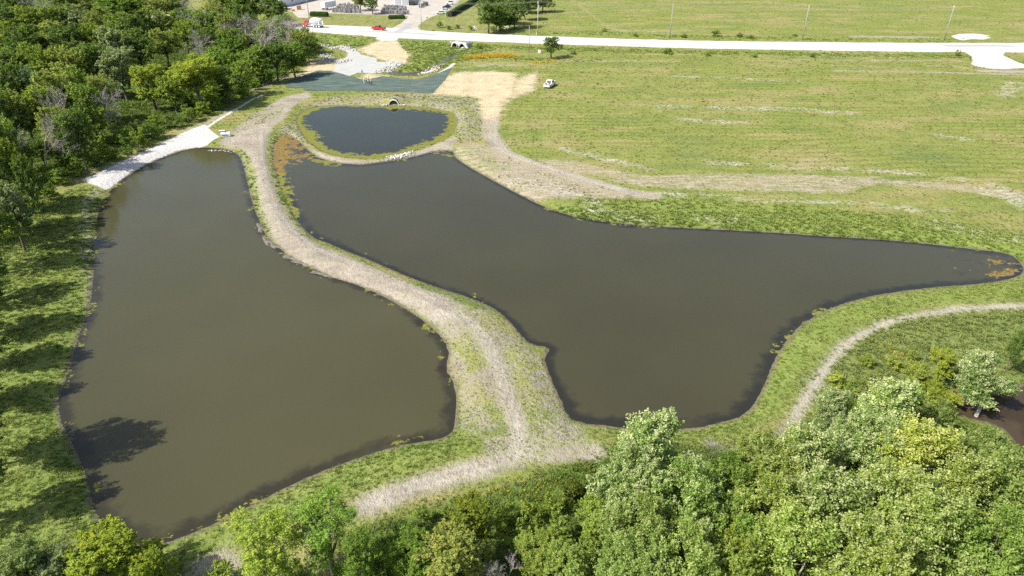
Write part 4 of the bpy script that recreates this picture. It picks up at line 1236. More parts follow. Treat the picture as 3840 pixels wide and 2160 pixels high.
def scatter(name, P, scale, color, protos, label):
    """vertices of one mesh, each carrying a tuft"""
    zs = np.array([ground_z(x, y) for x, y in P])
    me = bpy.data.meshes.new(name)
    me.vertices.add(len(P))
    me.vertices.foreach_set('co', np.column_stack([P, zs]).astype(np.float32).ravel())
    fattr(me, 'ts', scale)
    fattr(me, 'tr', RNG.uniform(0, 6.28, len(P)))
    a = me.attributes.new('ti', 'INT', 'POINT')
    a.data.foreach_set('value', RNG.integers(0, len(protos), len(P)).astype(np.int32))
    a = me.attributes.new('tc', 'FLOAT_COLOR', 'POINT')
    a.data.foreach_set('color', np.column_stack([color, np.ones(len(P))]).astype(np.float32).ravel())
    ng = bpy.data.node_groups.new(name, 'GeometryNodeTree')
    ng.interface.new_socket('Geometry', in_out='INPUT', socket_type='NodeSocketGeometry')
    ng.interface.new_socket('Geometry', in_out='OUTPUT', socket_type='NodeSocketGeometry')
    N = ng.nodes.new
    gi, go = N('NodeGroupInput'), N('NodeGroupOutput')
    g2i = N('GeometryNodeGeometryToInstance')
    for p in reversed(protos):
        oi = N('GeometryNodeObjectInfo')
        oi.inputs['Object'].default_value = p
        oi.inputs['As Instance'].default_value = True
        ng.links.new(oi.outputs['Geometry'], g2i.inputs[0])
    iop = N('GeometryNodeInstanceOnPoints')
    iop.inputs['Pick Instance'].default_value = True

    def named(nm, ty):
        nd = N('GeometryNodeInputNamedAttribute')
        nd.data_type = ty
        nd.inputs[0].default_value = nm
        return nd.outputs[0]
    ng.links.new(gi.outputs[0], iop.inputs['Points'])
    ng.links.new(g2i.outputs[0], iop.inputs['Instance'])
    ng.links.new(named('ti', 'INT'), iop.inputs['Instance Index'])
    cx = N('ShaderNodeCombineXYZ')
    ng.links.new(named('tr', 'FLOAT'), cx.inputs[2])
    e2r = N('FunctionNodeEulerToRotation')
    ng.links.new(cx.outputs[0], e2r.inputs[0])
    ng.links.new(e2r.outputs[0], iop.inputs['Rotation'])
    ng.links.new(named('ts', 'FLOAT'), iop.inputs['Scale'])
    ng.links.new(iop.outputs[0], go.inputs[0])
    o = link(bpy.data.objects.new(name, me))
    md = o.modifiers.new('scatter', 'NODES')
    md.node_group = ng
    return tag(o, label, kind='stuff')


def scatter_points():
    out = []
    for (y0, y1, dens) in [(30, 60, 10.0), (60, 110, 6.0), (110, 180, 2.6), (180, 270, 1.3), (270, 420, 0.45)]:
        hw = 0.77 * (y1 * CP + CAM_H * SP) + 4
        n = int((y1 - y0) * 2 * hw * dens)
        P = np.column_stack([RNG.uniform(-hw, hw, n), RNG.uniform(y0, y1, n)])
        lim = 0.77 * (P[:, 1] * CP + CAM_H * SP) + 5
        out.append(P[np.abs(P[:, 0]) < lim])
    return np.concatenate(out)


TP = scatter_points()
ti = sample_idx(TP)
mk = {k: v[ti] for k, v in MASK.items()}
pd = PD[ti]
n1, n2, n3 = vnoise(TP, 0.6, 1), vnoise(TP, 0.12, 2), vnoise(TP, 2.0, 6)
bare = np.maximum.reduce([mk['gravel'], mk['bank'], sdf_poly(TP, MAT_POLY), mk['yard'], mk['pad'], mk['straw'] - 0.4])
prob = np.where(pd > -0.5 + 0.4 * n1, 0, 1.0) * np.where(bare > -0.2, 0, 1)
soilish = smooth01(np.maximum(mk['soil'], mk['tan'] - 0.3), -0.5, 0.6)
weedy = smooth01(mk['weedy'], -0.5, 0.5)
keep_soil = np.where(weedy > 0.5, 0.55 * smooth01(n1, 0.35, 0.65), 0.10 * smooth01(n1 * 0.5 + n3 * 0.5, 0.5, 0.8))
prob = prob * (1 - soilish * (1 - keep_soil)) * (0.45 + 0.55 * smooth01(n1, 0.2, 0.6))
prob = prob * np.where(mk['lawn'] > 0, 0.12, 1)
fieldish = (mk['lush'] < -1) & (mk['forest'] < -1) & (mk['rough'] < -1) & (mk['weedy'] < 0)
prob = prob * np.where(fieldish, 0.32, 1)
k = RNG.uniform(0, 1, len(TP)) < prob
TP, mk, pd, n1, n2, n3 = TP[k], {a: b[k] for a, b in mk.items()}, pd[k], n1[k], n2[k], n3[k]
lush = smooth01(mk['lush'] + (n2 - 0.5) * 3, -1.5, 1.5)
rough = smooth01(mk['rough'] + (n2 - 0.5) * 2, -1, 1)
forest = smooth01(mk['forest'], -1.5, 1.5)
weedy = np.maximum(smooth01(mk['weedy'], -0.5, 0.5), smooth01(np.maximum(mk['soil'], mk['tan']), -0.5, 0.5))
u = RNG.uniform(0, 1, (len(TP), 1))
c_field = np.array([0.13, 0.165, 0.042]) * (1 - u) + np.array([0.25, 0.255, 0.08]) * u
c_tan = np.array([0.33, 0.29, 0.14])
c_field = np.where((RNG.uniform(0, 1, (len(TP), 1)) < 0.12 + 0.25 * smooth01(n2, 0.55, 0.8)[:, None]), c_tan, c_field)
c_lush = np.array([0.12, 0.185, 0.036]) * (1 - u) + np.array([0.275, 0.31, 0.095]) * u
c_weed = np.array([0.10, 0.16, 0.03]) * (1 - u) + np.array([0.20, 0.235, 0.065]) * u
c_rough = np.array([0.10, 0.15, 0.04]) * (1 - u) + np.array([0.21, 0.235, 0.075]) * u
c_forest = np.array([0.07, 0.125, 0.022]) * (1 - u) + np.array([0.17, 0.22, 0.045]) * u
colr = c_field
for w, c in ((weedy, c_weed), (lush, c_lush), (rough, c_rough), (forest, c_forest)):
    colr = colr * (1 - w[:, None]) + c * w[:, None]
shore = smooth01(-pd, 3.0, 0.8)[:, None]
colr = colr * (1 - shore * 0.6) + np.array([0.10, 0.17, 0.022]) * shore * 0.6
sc = RNG.uniform(0.6, 1.25, len(TP)) * (0.6 + 0.45 * lush + 0.9 * rough + 0.9 * forest) * np.where(TP[:, 1] > 180, 1.25, 1.0)
sc *= 0.48 + 0.52 * smooth01(TP[:, 1], 50, 140)
sc *= np.where(mk['lawn'] > 0, 0.3, 1) * np.where(weedy > 0.5, 0.8, 1)
TUFTS = [tuft_proto('tuft', 900 + s, 16, 0.34, 0.28, 0.055, M['tuft']) for s in range(4)]
scatter('grass', TP, sc, colr, TUFTS, 'grass and weed tufts covering the banks and the field')

# yellow wild flowers
FLOWERS = [([(1180,146),(1230,142),(1285,141)], 3.2, 1500), ([(1290,1238),(1350,1228),(1420,1224),(1490,1212)], 2.4, 30), ([(1230,1245),(1280,1242)], 1.2, 15),
           ([(2250,905),(2290,900),(2190,925)], 4.5, 70), ([(2060,1050),(2090,1040)], 1.5, 90), ([(2395,1000),(2425,995)], 1.2, 120), ([(2120,870),(2200,860),(2300,850)], 6.0, 40), ([(700,1195),(760,1180)], 2, 25), ([(1340,160),(1400,155)], 2, 40)]
FP = []
for pts, w, n in FLOWERS:
    q = VP(pts)
    seg = RNG.integers(0, len(q) - 1, n)
    tt = RNG.uniform(0, 1, n)[:, None]
    FP.append(q[seg] * (1 - tt) + q[seg + 1] * tt + RNG.normal(size=(n, 2)) * w * 0.4)
FP = np.concatenate(FP)
FP = FP[pond_d(FP) < -0.4]
fl = [tuft_proto('blossom', 950 + s, 6, 0.5, 0.2, 0.04, M['tuft']) for s in range(2)]
scatter('wildflowers', FP, RNG.uniform(0.7, 1.3, len(FP)) * np.where(FP[:, 1] > 150, 1.4, 0.55), np.where(FP[:, 1:2] > 150, np.array([[0.50, 0.37, 0.05]]), np.array([[0.44, 0.37, 0.035]])) * RNG.uniform(0.75, 1.15, (len(FP), 1)), fl, 'patches of yellow wild flowers in the tall grass')


# ------------------------------------------------------------------ erosion mat
def mat_material():
    t = NT('erosion_mat')
    co = t.coord()
    n1 = t.noise(co, 0.5, 4, 0.6, (0.4, 1.4, 1))
    n2 = t.noise(co, 3.0, 3, 0.7)
    w = t.n('ShaderNodeTexWave')
    t.l(co, w.inputs['Vector'])
    w.inputs['Scale'].default_value = 0.55
    w.inputs['Distortion'].default_value = 6.0
    w.inputs['Detail'].default_value = 2.0
    f = t.math('ADD', t.math('MULTIPLY', n1, 0.6), t.math('ADD', t.math('MULTIPLY', n2, 0.3), t.math('MULTIPLY', w.outputs[1], 0.12)))
    col = t.ramp(f, [(0.33, (0.040, 0.062, 0.053)), (0.50, (0.068, 0.098, 0.085)), (0.68, (0.14, 0.17, 0.15))])
    return t.done(t.surf(col, 0.9, 0.1, normal=t.bump(n2, 0.6, 0.15)))


def sheet(name, poly, lift, mat, step=0.8):
    lo, hi = poly.min(0), poly.max(0)
    xs, ys = np.arange(lo[0], hi[0] + step, step), np.arange(lo[1], hi[1] + step, step)
    X, Y = np.meshgrid(xs, ys)
    P = np.stack([X.ravel(), Y.ravel()], 1)
    d = sdf_poly(P, poly, 3)
    # pull outside corners onto the outline so the edge is clean
    n = len(xs)
    q = (np.arange(len(ys) - 1)[:, None] * n + np.arange(n - 1)[None, :]).ravel()
    F = np.stack([q, q + 1, q + n + 1, q + n], 1)
    F = F[(d[F] > 0).any(1)]
    used, inv = np.unique(F, return_inverse=True)
    P = P[used]
    out = np.nonzero(d[used] < 0)[0]
    for i in out:
        best, bd = None, 1e9
        for a in range(len(poly)):
            A, B = poly[a], poly[(a + 1) % len(poly)]
            e = B - A
            tt = np.clip(((P[i] - A) @ e) / max(e @ e, 1e-9), 0, 1)
            c = A + tt * e
            dd = np.hypot(*(P[i] - c))
            if dd < bd:
                best, bd = c, dd
        P[i] = best
    z = np.array([ground_z(x, y) for x, y in P]) + lift
    z += 0.05 * vnoise(P, 0.7, 8)
    o = link(bpy.data.objects.new(name, mesh_np(name, np.column_stack([P, z]), inv.reshape(F.shape), mat, smooth=True)))
    return o


tag(sheet('erosion_mat', MAT_POLY, 0.03, mat_material()), 'dark teal erosion blanket rolled out behind the small pond', 'erosion mat')


# ------------------------------------------------------------------ rock piles (too small to pick apart)
def rocks(name, pts, width, count, size, label, mat='rock'):
    rng = np.random.default_rng(len(label) * 7 + count)
    q = VP(pts)
    ico = bmesh.new()
    bmesh.ops.create_icosphere(ico, subdivisions=1, radius=0.5)
    iv = np.array([v.co[:] for v in ico.verts])
    jf = np.array([[v.index for v in f.verts] for f in ico.faces])
    ico.free()
    vs, fs = [], []
    for i in range(count):
        k = rng.integers(0, len(q) - 1)
        t = rng.uniform(0, 1)
        p = q[k] * (1 - t) + q[k + 1] * t + rng.normal(size=2) * width * 0.4
        s = size * rng.uniform(0.5, 1.5) * np.array([1, rng.uniform(0.6, 1), rng.uniform(0.5, 0.8)])
        a = rng.uniform(0, 6.28)
        R = np.array([[math.cos(a), -math.sin(a), 0], [math.sin(a), math.cos(a), 0], [0, 0, 1]])
        v = (iv * (1 + rng.uniform(-0.22, 0.22, (len(iv), 1))) * s) @ R.T
        z = max(ground_z(p[0], p[1]), WL - 0.1) + s[2] * 0.25
        vs.append(v + np.array([p[0], p[1], z]))
        fs.append(jf + i * len(iv))
    o = link(bpy.data.objects.new(name, mesh_np(name, np.concatenate(vs), np.concatenate(fs), M[mat])))
    return tag(o, label, kind='stuff')


M['rock'] = simple('limestone', (0.42, 0.41, 0.385), 0.9, 0.2, 1.2)
M['rock_warm'] = simple('limestone_warm', (0.42, 0.37, 0.33), 0.9, 0.25, 1.2)
rocks('riprap', [(813,135),(828,150),(850,158),(872,152)], 2.6, 260, 0.55, 'pale riprap rocks along the left edge of the stone apron')
rocks('riprap', [(960,180),(985,170),(1004,162),(985,158)], 3.0, 300, 0.55, 'pale riprap rocks right of the stone apron')
rocks('riprap', [(1067,183),(1085,175),(1108,160)], 2.6, 230, 0.6, 'reddish grey riprap rocks along the ditch', 'rock_warm')
rocks('riprap', [(790,114),(815,116),(840,122),(870,118),(890,128)], 3.0, 220, 0.6, 'riprap rocks in the shade below the road')
rocks('riprap', [(984,394),(1000,391),(1034,382)], 1.3, 150, 0.42, 'white rocks at the low weir between small and right pond')
rocks('riprap', [(520,373),(560,372),(585,378)], 0.5, 60, 0.3, 'pale stones at the head of the left pond')
rocks('riprap', [(1135,108),(1152,107),(1172,110),(1165,122)], 1.6, 200, 0.6, 'white stones around the road culvert')
rocks('riprap', [(1262,70),(1275,68),(1278,76)], 1.2, 50, 0.7, 'white rubble beside the tree clump across the road')
rocks('riprap', [(1185,66),(1200,70),(1192,76)], 1.2, 40, 0.5, 'white rubble left of the tree clump')

# mud flats breaking the water along the berm
MUD = simple('mud_flat', (0.125, 0.112, 0.088), 0.7, 0.25, 0.8)


def mud_flat(cx, cy, rx, ry, rot, label):
    rng = np.random.default_rng(int(cx))
    x, y, _ = V(cx, cy, WL)
    n = 26
    a = np.linspace(0, 2 * math.pi, n, endpoint=False)
    ns = 1 + 0.28 * np.sin(a * 3 + rng.uniform(0, 6)) + 0.18 * np.sin(a * 5 + rng.uniform(0, 6)) + rng.normal(size=n) * 0.06
    rings = []
    for f, z in ((0.12, 0.07), (0.6, 0.055), (1.0, -0.04)):
        px = rx * ns * np.cos(a) * f
        py = ry * ns * np.sin(a) * f
        rings.append(np.column_stack([px * math.cos(rot) - py * math.sin(rot), px * math.sin(rot) + py * math.cos(rot), np.full(n, z)]))
    v = np.concatenate(rings + [np.array([[0, 0, 0.075]])])
    f = []
    for q in range(2):
        for i in range(n):
            j = (i + 1) % n
            f.append((q * n + i, (q + 1) * n + i, (q + 1) * n + j, q * n + j))
    me = bpy.data.meshes.new('mud_flat')
    me.from_pydata(v.tolist(), [], f + [(3 * n, i, (i + 1) % n) for i in range(n)])
    me.materials.append(MUD)
    for p in me.polygons:
        p.use_smooth = True
    o = link(bpy.data.objects.new('mud_flat', me))
    o.location = (x, y, WL + 0.01)
    return tag(o, label, kind='structure')


for i, (mx, my, a, b, r) in enumerate([(672,606,1.8,0.7,-1.0),(690,618,1.5,0.6,-0.8),(735,648,2.0,0.8,-0.55),(765,662,2.2,0.7,-0.45),(800,686,1.5,0.5,-0.4),(655,572,2.4,0.6,-1.2),(820,692,1.1,0.4,-0.3)]):
    mud_flat(mx, my, a, b, r, f'wet mud flat breaking the water beside the berm, {ORD[i]} of seven')


# ------------------------------------------------------------------ culverts
def arch_culvert():
    x, y = CULV[0], CULV[1]
    root = empty('arch_culvert', (x, y + 0.6, WL))
    W, Hh, n = 1.45, 1.75, 20

    def arc(w, h):
        return [(w * math.cos(math.pi * i / n), h * math.sin(math.pi * i / n) ** 0.85) for i in range(n + 1)]
    m = MB()
    o, i_ = arc(W, Hh), arc(W - 0.22, Hh - 0.22)
    prof = o + i_[::-1]
    m.prism(prof, 'y', -0.25, 0.15)
    m.build('collar', M['rim_white'], root)
    m = MB()
    for k in range(14):           # corrugated barrel running back under the bank
        e = 0.05 if k % 2 else 0.0
        oo, ii2 = arc(W - 0.06 - e, Hh - 0.06 - e), arc(W - 0.16 - e, Hh - 0.16 - e)
        m.prism(oo + ii2[::-1], 'y', 0.15 + k * 0.4, 0.15 + (k + 1) * 0.4)
    m.build('barrel', M['barrel_shade'], root)  # interior shade put into the dark colour of the metal barrel
    MB().prism(arc(W - 0.1, Hh - 0.1), 'y', 5.7, 5.8).build('barrel_shade_plate', M['black'], root)  # black sheet added for the darkness at the barrel's far end
    for s in (-1, 1):
        w = MB()
        rr = random.Random(s + 9)
        for k in range(9):
            w.box((s * (W + 0.25 + 0.16 * k), -0.1 + rr.uniform(-0.15, 0.1), 0.18 + rr.uniform(0, 0.25) * (1 - k / 10)), (0.42, 0.4, 0.34), rr.uniform(0, 3), 0.06)
        tag(w.build('wing_stones', M['rock'], root), kind='stuff')
    return tag(root, 'white rimmed arch culvert opening onto the small pond', 'culvert')


arch_culvert()


def pipe_culvert():
    x, y, _ = PIPES
    root = empty('pipe_culvert', (x, y, ground_z(x, y) - 0.9), math.radians(-28))
    for k, dx in enumerate((-1.9, 1.3)):
        m = MB()
        n = 18
        ring = lambda r: [(r * math.cos(2 * math.pi * i / n), 1.25 + r * 1.05 * math.sin(2 * math.pi * i / n)) for i in range(n)]
        o, q = ring(1.25), ring(1.12)
        for y0, y1 in ((0.0, 5.0),):
            bm = m.bm
            R = [[bm.verts.new((dx + u, yy + (0.9 * (w / 2.5)), w)) for u, w in rr] for rr, yy in ((o, y0), (o, y1), (q, y1), (q, y0))]
            for a in range(4):
                b = (a + 1) % 4
                for i in range(n):
                    j = (i + 1) % n
                    bm.faces.new((R[a][i], R[a][j], R[b][j], R[b][i]))
        m.build('pipe', M['galv'], root, smooth=False)
        d = MB()
        d.prism([(dx + u, w) for u, w in ring(1.1)], 'y', 3.2, 3.3)
        d.build('pipe_shade_disc', M['black'], root)  # black disc added inside the pipe, standing for its inner shade
    h = MB()
    h.prism([(-3.6, 0.9), (-3.2, 2.3), (-2.0, 2.95), (1.3, 3.0), (3.0, 2.6), (3.9, 1.1), (2.9, 1.0), (2.3, 2.2), (1.3, 2.62), (0.3, 2.3), (-0.2, 1.6), (-0.75, 2.3), (-1.9, 2.58), (-2.8, 2.2), (-3.1, 1.0)], 'y', 0.75, 1.6)
    h.build('headwall', M['concrete'], root)
    return tag(root, 'twin pipe culvert with white headwall below the road', 'culvert')


pipe_culvert()


# ------------------------------------------------------------------ vehicles
def wheel(root, x, y, r=0.38, w=0.26, rim='steel'):
    s = 1 if y > 0 else -1
    t = MB().lathe([(0, r * 0.82), (0.03, r * 0.96), (w * 0.5, r), (w - 0.03, r * 0.96), (w, r * 0.82)], (x, y - s * w / 2, r), (0, s, 0), 16).build('wheel', M['rubber'], root, smooth=False)
    MB().lathe([(0, r * 0.62), (0.025, r * 0.6), (0.03, r * 0.2)], (x, y + s * (w / 2 - 0.005), r), (0, s, 0), 12).build('rim', M[rim], t)
    return t


def pickup(name, loc, rz, paint, label, cargo=None):
    """Crew-cab pickup, nose towards +x."""
    root = empty(name, loc, rz)
    L, W = 5.8, 1.98
    h = W / 2
    # lower body with wheel arches
    def arch(cx, r=0.47):
        return [(cx + r * math.cos(a), 0.42 + r * math.sin(a) * 0.98) for a in np.linspace(math.pi, 0, 9)]
    prof = [(-2.9, 0.55), (-2.9, 1.12), (-0.55, 1.14), (1.35, 1.16), (2.55, 1.10), (2.86, 0.95), (2.9, 0.5)] 
    under = [(2.72, 0.42)] + arch(1.85)[::-1] + [(1.2, 0.38), (-1.2, 0.38)] + arch(-1.75)[::-1] + [(-2.6, 0.45)]
    side = MB()
    side.prism(prof + under, 'y', -h, -h + 0.16)
    side.prism(prof + under, 'y', h - 0.16, h)
    side.box((2.0, 0, 0.86), (1.72, W - 0.3, 0.5), 0, 0.05)          # engine bay
    side.box((2.05, 0, 1.13), (1.5, W - 0.36, 0.09), 0, 0.03)        # bonnet bulge
    side.box((0.35, 0, 0.8), (2.1, W - 0.3, 0.6))                    # cab floor block
    side.build('body', M[paint], root)
    bed = MB()
    bed.box((-1.75, 0, 0.66), (2.25, W - 0.34, 0.08))
    bed.box((-0.66, 0, 0.93), (0.06, W - 0.34, 0.5))
    bed.build('bed_liner', M['black'], root)
    tg = MB().box((-2.86, 0, 0.86), (0.07, W - 0.36, 0.52), 0, 0.02).build('tailgate', M[paint], root)
    MB().box((-2.905, 0, 1.0), (0.03, 0.3, 0.07)).build('handle', M['black'], tg)
    cab = MB()
    cprof = [(-0.62, 1.1), (-0.5, 1.82), (-0.3, 1.88), (0.75, 1.86), (1.0, 1.76), (1.62, 1.12)]
    bm = cab.bm
    A = [bm.verts.new((x, -h + 0.05 + (z - 1.1) * 0.22, z)) for x, z in cprof]
    B = [bm.verts.new((x, h - 0.05 - (z - 1.1) * 0.22, z)) for x, z in cprof]
    n = len(cprof)
    for i in range(n):
        j = (i + 1) % n
        bm.faces.new((A[i], A[j], B[j], B[i]))
    bm.faces.new(A[::-1])
    bm.faces.new(B)
    cab.build('cab', M[paint], root)
    for s in (-1, 1):
        for x0, x1, x2, x3 in ((-0.5, 0.28, 0.28, -0.42), (0.36, 1.38, 0.92, 0.36)):
            g = MB()
            pts = []
            for x, z in ((x0, 1.17), (x1, 1.17), (x2, 1.72), (x3, 1.72)):
                pts.append((x, s * (h - 0.05 - (z - 1.1) * 0.22 + 0.012), z))
            q = [g.bm.verts.new(p) for p in pts] + [g.bm.verts.new((p[0], p[1] - s * 0.03, p[2])) for p in pts]
            g.bm.faces.new(q[:4])
            g.bm.faces.new(q[4:][::-1])
            for i in range(4):
                j = (i + 1) % 4
                g.bm.faces.new((q[i], q[j], q[4 + j], q[4 + i]))
            g.build('side_window', M['glass'], root)
        MB().box((1.3, s * (h + 0.13), 1.22), (0.14, 0.24, 0.2), 0, 0.03).build('mirror', M['black'], root)
        MB().box((2.86, s * 0.74, 0.93), (0.1, 0.34, 0.16), 0, 0.02).build('headlight', M['lamp_clear'], root)
        MB().box((-2.88, s * 0.9, 0.92), (0.08, 0.14, 0.34), 0, 0.02).build('taillight', M['lamp_red'], root)
        for x in (1.85, -1.75):
            wheel(root, x, s * (h - 0.12))
    def pane(nm, p, q, w):
        g = MB()
        (xa, za), (xb, zb) = p, q
        nx_, nz_ = (zb - za), -(xb - xa)
        k = 0.015 / math.hypot(nx_, nz_)
        if nz_ * 1 < 0 and nm == 'windscreen':
            k = -k
        V4 = [(xa, -w, za), (xa, w, za), (xb, w * 0.92, zb), (xb, -w * 0.92, zb)]
        a = [g.bm.verts.new((x + nx_ * k, y, z + nz_ * k)) for x, y, z in V4]
        b = [g.bm.verts.new((x - nx_ * k, y, z - nz_ * k)) for x, y, z in V4]
        g.bm.faces.new(a)
        g.bm.faces.new(b[::-1])
        for i in range(4):
            j = (i + 1) % 4
            g.bm.faces.new((a[i], a[j], b[j], b[i]))
        g.build(nm, M['glass'], root)
    pane('windscreen', (1.55, 1.19), (1.05, 1.72), h - 0.22)
    pane('rear_window', (-0.60, 1.24), (-0.52, 1.7), h - 0.32)
    MB().box((2.92, 0, 0.55), (0.14, W - 0.1, 0.24), 0, 0.04).build('front_bumper', M['steel'], root)
    MB().box((2.9, 0, 0.85), (0.06, 1.1, 0.26), 0, 0.02).build('grille', M['black'], root)
    MB().box((-2.98, 0, 0.52), (0.16, W - 0.1, 0.2), 0, 0.04).build('rear_bumper', M['steel'], root)
    if cargo:
        for (cx, cy, s, mm) in cargo:
            c = empty('cargo_box')
            c.matrix_world = root.matrix_basis @ Matrix.Translation((cx, cy, 0.70))
            MB().box((0, 0, s * 0.3), (s, s * 0.8, s * 0.6), 0.2, 0.03).build('container', M[mm], c)
            MB().box((0, 0, s * 0.63), (s * 0.9, s * 0.7, 0.06), 0.2, 0.02).build('lid', M[mm], c)
            tag(c, {0.7: 'larger red container in the bed of the white pickup', 0.5: 'smaller red container by the tailgate of the white pickup', 0.6: 'black container in the bed of the white pickup'}[s], 'container')
    return tag(root, label, 'pickup truck')


def gpx(px, py):
    x, y, _ = ground(px, py)
    return (x, y, ground_z(x, y) + 0.01)


ra, rb = V(829, 74), V(1065, 87)
ROAD_AZ = math.atan2(rb[1] - ra[1], rb[0] - ra[0])
pickup('pickup_truck', gpx(1421, 115), ROAD_AZ + math.pi, 'red_paint', 'red pickup truck driving left along the white road')
pickup('pickup_truck', gpx(2061, 324), math.radians(68), 'white_paint', 'white pickup truck parked in the grass field with red load',
       cargo=[(-1.2, -0.35, 0.7, 'red_paint'), (-1.9, -0.4, 0.5, 'red_paint'), (-1.5, 0.45, 0.6, 'black')])


def car(loc, rz, paint, label, tall=1.0):
    root = empty('parked_car', loc, rz)
    h = 0.9
    low = [(-2.25, 0.35), (-2.3, 0.85), (-1.9, 0.98), (1.0, 0.98), (2.05, 0.84), (2.28, 0.6), (2.25, 0.3), (1.85, 0.28), (1.7, 0.55), (1.35, 0.68), (1.0, 0.55), (0.85, 0.28), (-0.95, 0.28), (-1.1, 0.55), (-1.45, 0.68), (-1.8, 0.55), (-1.95, 0.3)]
    MB().prism([(x, z * tall) for x, z in low], 'y', -h, h).build('body', M[paint], root)
    cp = [(-1.85, 0.95), (-1.2, 1.42), (0.25, 1.45), (1.1, 0.95)]
    c = MB()
    bm = c.bm
    A = [bm.verts.new((x, -h + 0.06 + (z - 0.95) * 0.35, z * tall)) for x, z in cp]
    B = [bm.verts.new((x, h - 0.06 - (z - 0.95) * 0.35, z * tall)) for x, z in cp]
    for i in range(4):
        j = (i + 1) % 4
        bm.faces.new((A[i], A[j], B[j], B[i]))
    bm.faces.new(A[::-1]); bm.faces.new(B)
    c.build('window_band', M['glass'], root)
    MB().box((-0.47, 0, 1.455 * tall), (1.55, 1.46, 0.06), 0, 0.02).build('roof', M[paint], root)
    for s in (-1, 1):
        for x in (1.35, -1.45):
            wheel(root, x, s * 0.82, 0.33, 0.2)
        MB().box((2.2, s * 0.65, 0.72 * tall), (0.12, 0.32, 0.12), 0, 0.02).build('headlight', M['lamp_clear'], root)
        MB().box((-2.26, s * 0.68, 0.78 * tall), (0.08, 0.3, 0.12), 0, 0.02).build('taillight', M['lamp_red'], root)
    return tag(root, label, 'car')


car(gpx(1653, 52), math.radians(190), 'white_paint', 'white car nearest the road in the parking lot')
car(gpx(1668, 44), math.radians(188), 'white_paint', 'white car half hidden behind the nearest white car')
car(gpx(1676, 31), math.radians(188), 'dark_paint', 'black car parked between the white ones', 1.1)
car(gpx(1688, 17), math.radians(186), 'white_paint', 'tall white car farthest from the road in the row', 1.3)


def mixer_truck(loc, rz):
    root = empty('mixer_truck', loc, rz)
    ch = MB()
    for s in (-1, 1):
        ch.box((-0.3, s * 0.42, 0.95), (8.6, 0.14, 0.26), 0, 0.02)
    for x in np.linspace(-4.2, 3.6, 6):
        ch.box((x, 0, 0.95), (0.14, 0.84, 0.2))
    ch.build('chassis', M['white_metal'], root)
    MB().lathe([(0, 0.55), (0.5, 1.0), (1.5, 1.32), (2.6, 1.36), (3.8, 1.1), (4.9, 0.72), (5.4, 0.5)], (1.3, 0, 2.15), (-1, 0, 0.17), 20).build('drum', M['white_paint'], root, smooth=True)
    for k in range(3):
        pass
    hp = MB()
    hp.lathe([(0, 0.22), (0.55, 0.55), (0.6, 0.5), (0.62, 0.2)], (-4.2, 0, 3.0), (-0.2, 0, 1), 12)
    hp.build('hopper', M['silver_paint'], root)
    MB().box((-4.75, 0, 2.0), (0.5, 0.7, 1.5), 0, 0.05, (0.6, 0.6)).build('discharge_frame', M['white_metal'], root)
    MB().prism([(-0.25, 0), (0.25, 0), (0.2, -0.18), (-0.2, -0.18)], 'x', -6.0, -4.7).build('chute', M['silver_paint'], root).location = (0, 0.5, 1.7)
    for x, z in ((1.55, 1.75), (-3.2, 1.9)):
        MB().box((x, 0, z - 0.3), (0.3, 1.7, 1.0), 0, 0.04).build('pedestal', M['white_metal'], root)
    cab = MB()
    cab.prism([(1.9, 0.8), (1.9, 2.75), (3.3, 2.75), (3.55, 1.85), (4.7, 1.65), (4.85, 1.3), (4.85, 0.8)], 'y', -1.15, 1.15)
    c = cab.build('cab', M['red_paint'], root)
    MB().box((3.46, 0, 2.3), (0.06, 1.9, 0.7), 0, 0.01).build('windscreen', M['glass'], c)
    for s in (-1, 1):
        MB().box((2.75, s * 1.16, 2.25), (0.9, 0.04, 0.6), 0, 0.01).build('side_window', M['glass'], c)
        MB().box((4.86, s * 0.85, 1.2), (0.06, 0.3, 0.2)).build('headlight', M['lamp_clear'], root)
        for x in (4.0, -0.9, -2.2, -3.5):
            wheel(root, x, s * 1.05, 0.52, 0.34, 'white_metal')
        MB().prism([(-4.1, 1.1), (-4.1, 1.22), (-0.2, 1.22), (-0.2, 1.1)], 'y', s * 0.8 - 0.3, s * 0.8 + 0.3).build('mudguard', M['white_metal'], root)
    MB().tube((2.05, -1.0, 1.0), (2.05, -1.0, 3.3), 0.1, 0.1, 10).build('exhaust', M['steel'], root)
    return tag(root, 'white concrete mixer truck half hidden behind the wood at the roadside', 'mixer truck')


mixer_truck(gpx(1176, 104), ROAD_AZ + math.pi)


def box_trailer(px, py, rz):
    root = empty('box_trailer', gpx(px, py), rz)
    MB().box((4.5, 0, 2.35), (9.0, 2.5, 2.6), 0, 0.05).build('body', M['white_metal'], root)
    rf = MB().box((4.5, 0, 3.67), (8.95, 2.45, 0.05)).build('roof', M['roof_pale'], root)
    d = MB()
    d.box((-0.03, -0.6, 2.35), (0.06, 1.15, 2.4), 0, 0.01)
    d.build('rear_door', M['white_paint'], root)
    d = MB().box((-0.03, 0.6, 2.35), (0.06, 1.15, 2.4), 0, 0.01).build('rear_door', M['white_paint'], root)
    for s in (-1, 1):
        for x in (1.0, 2.2):
            wheel(root, x, s * 1.05, 0.48, 0.3)
        MB().box((7.4, s * 0.8, 0.55), (0.14, 0.14, 1.05)).build('landing_leg', M['galv'], root)
    MB().box((-0.1, 0, 0.7), (0.12, 2.4, 0.14)).build('rear_bumper', M['galv'], root)
    return tag(root, 'white box trailer backed up behind the yard hedge', 'trailer')


box_trailer(1213, 39, math.radians(66))


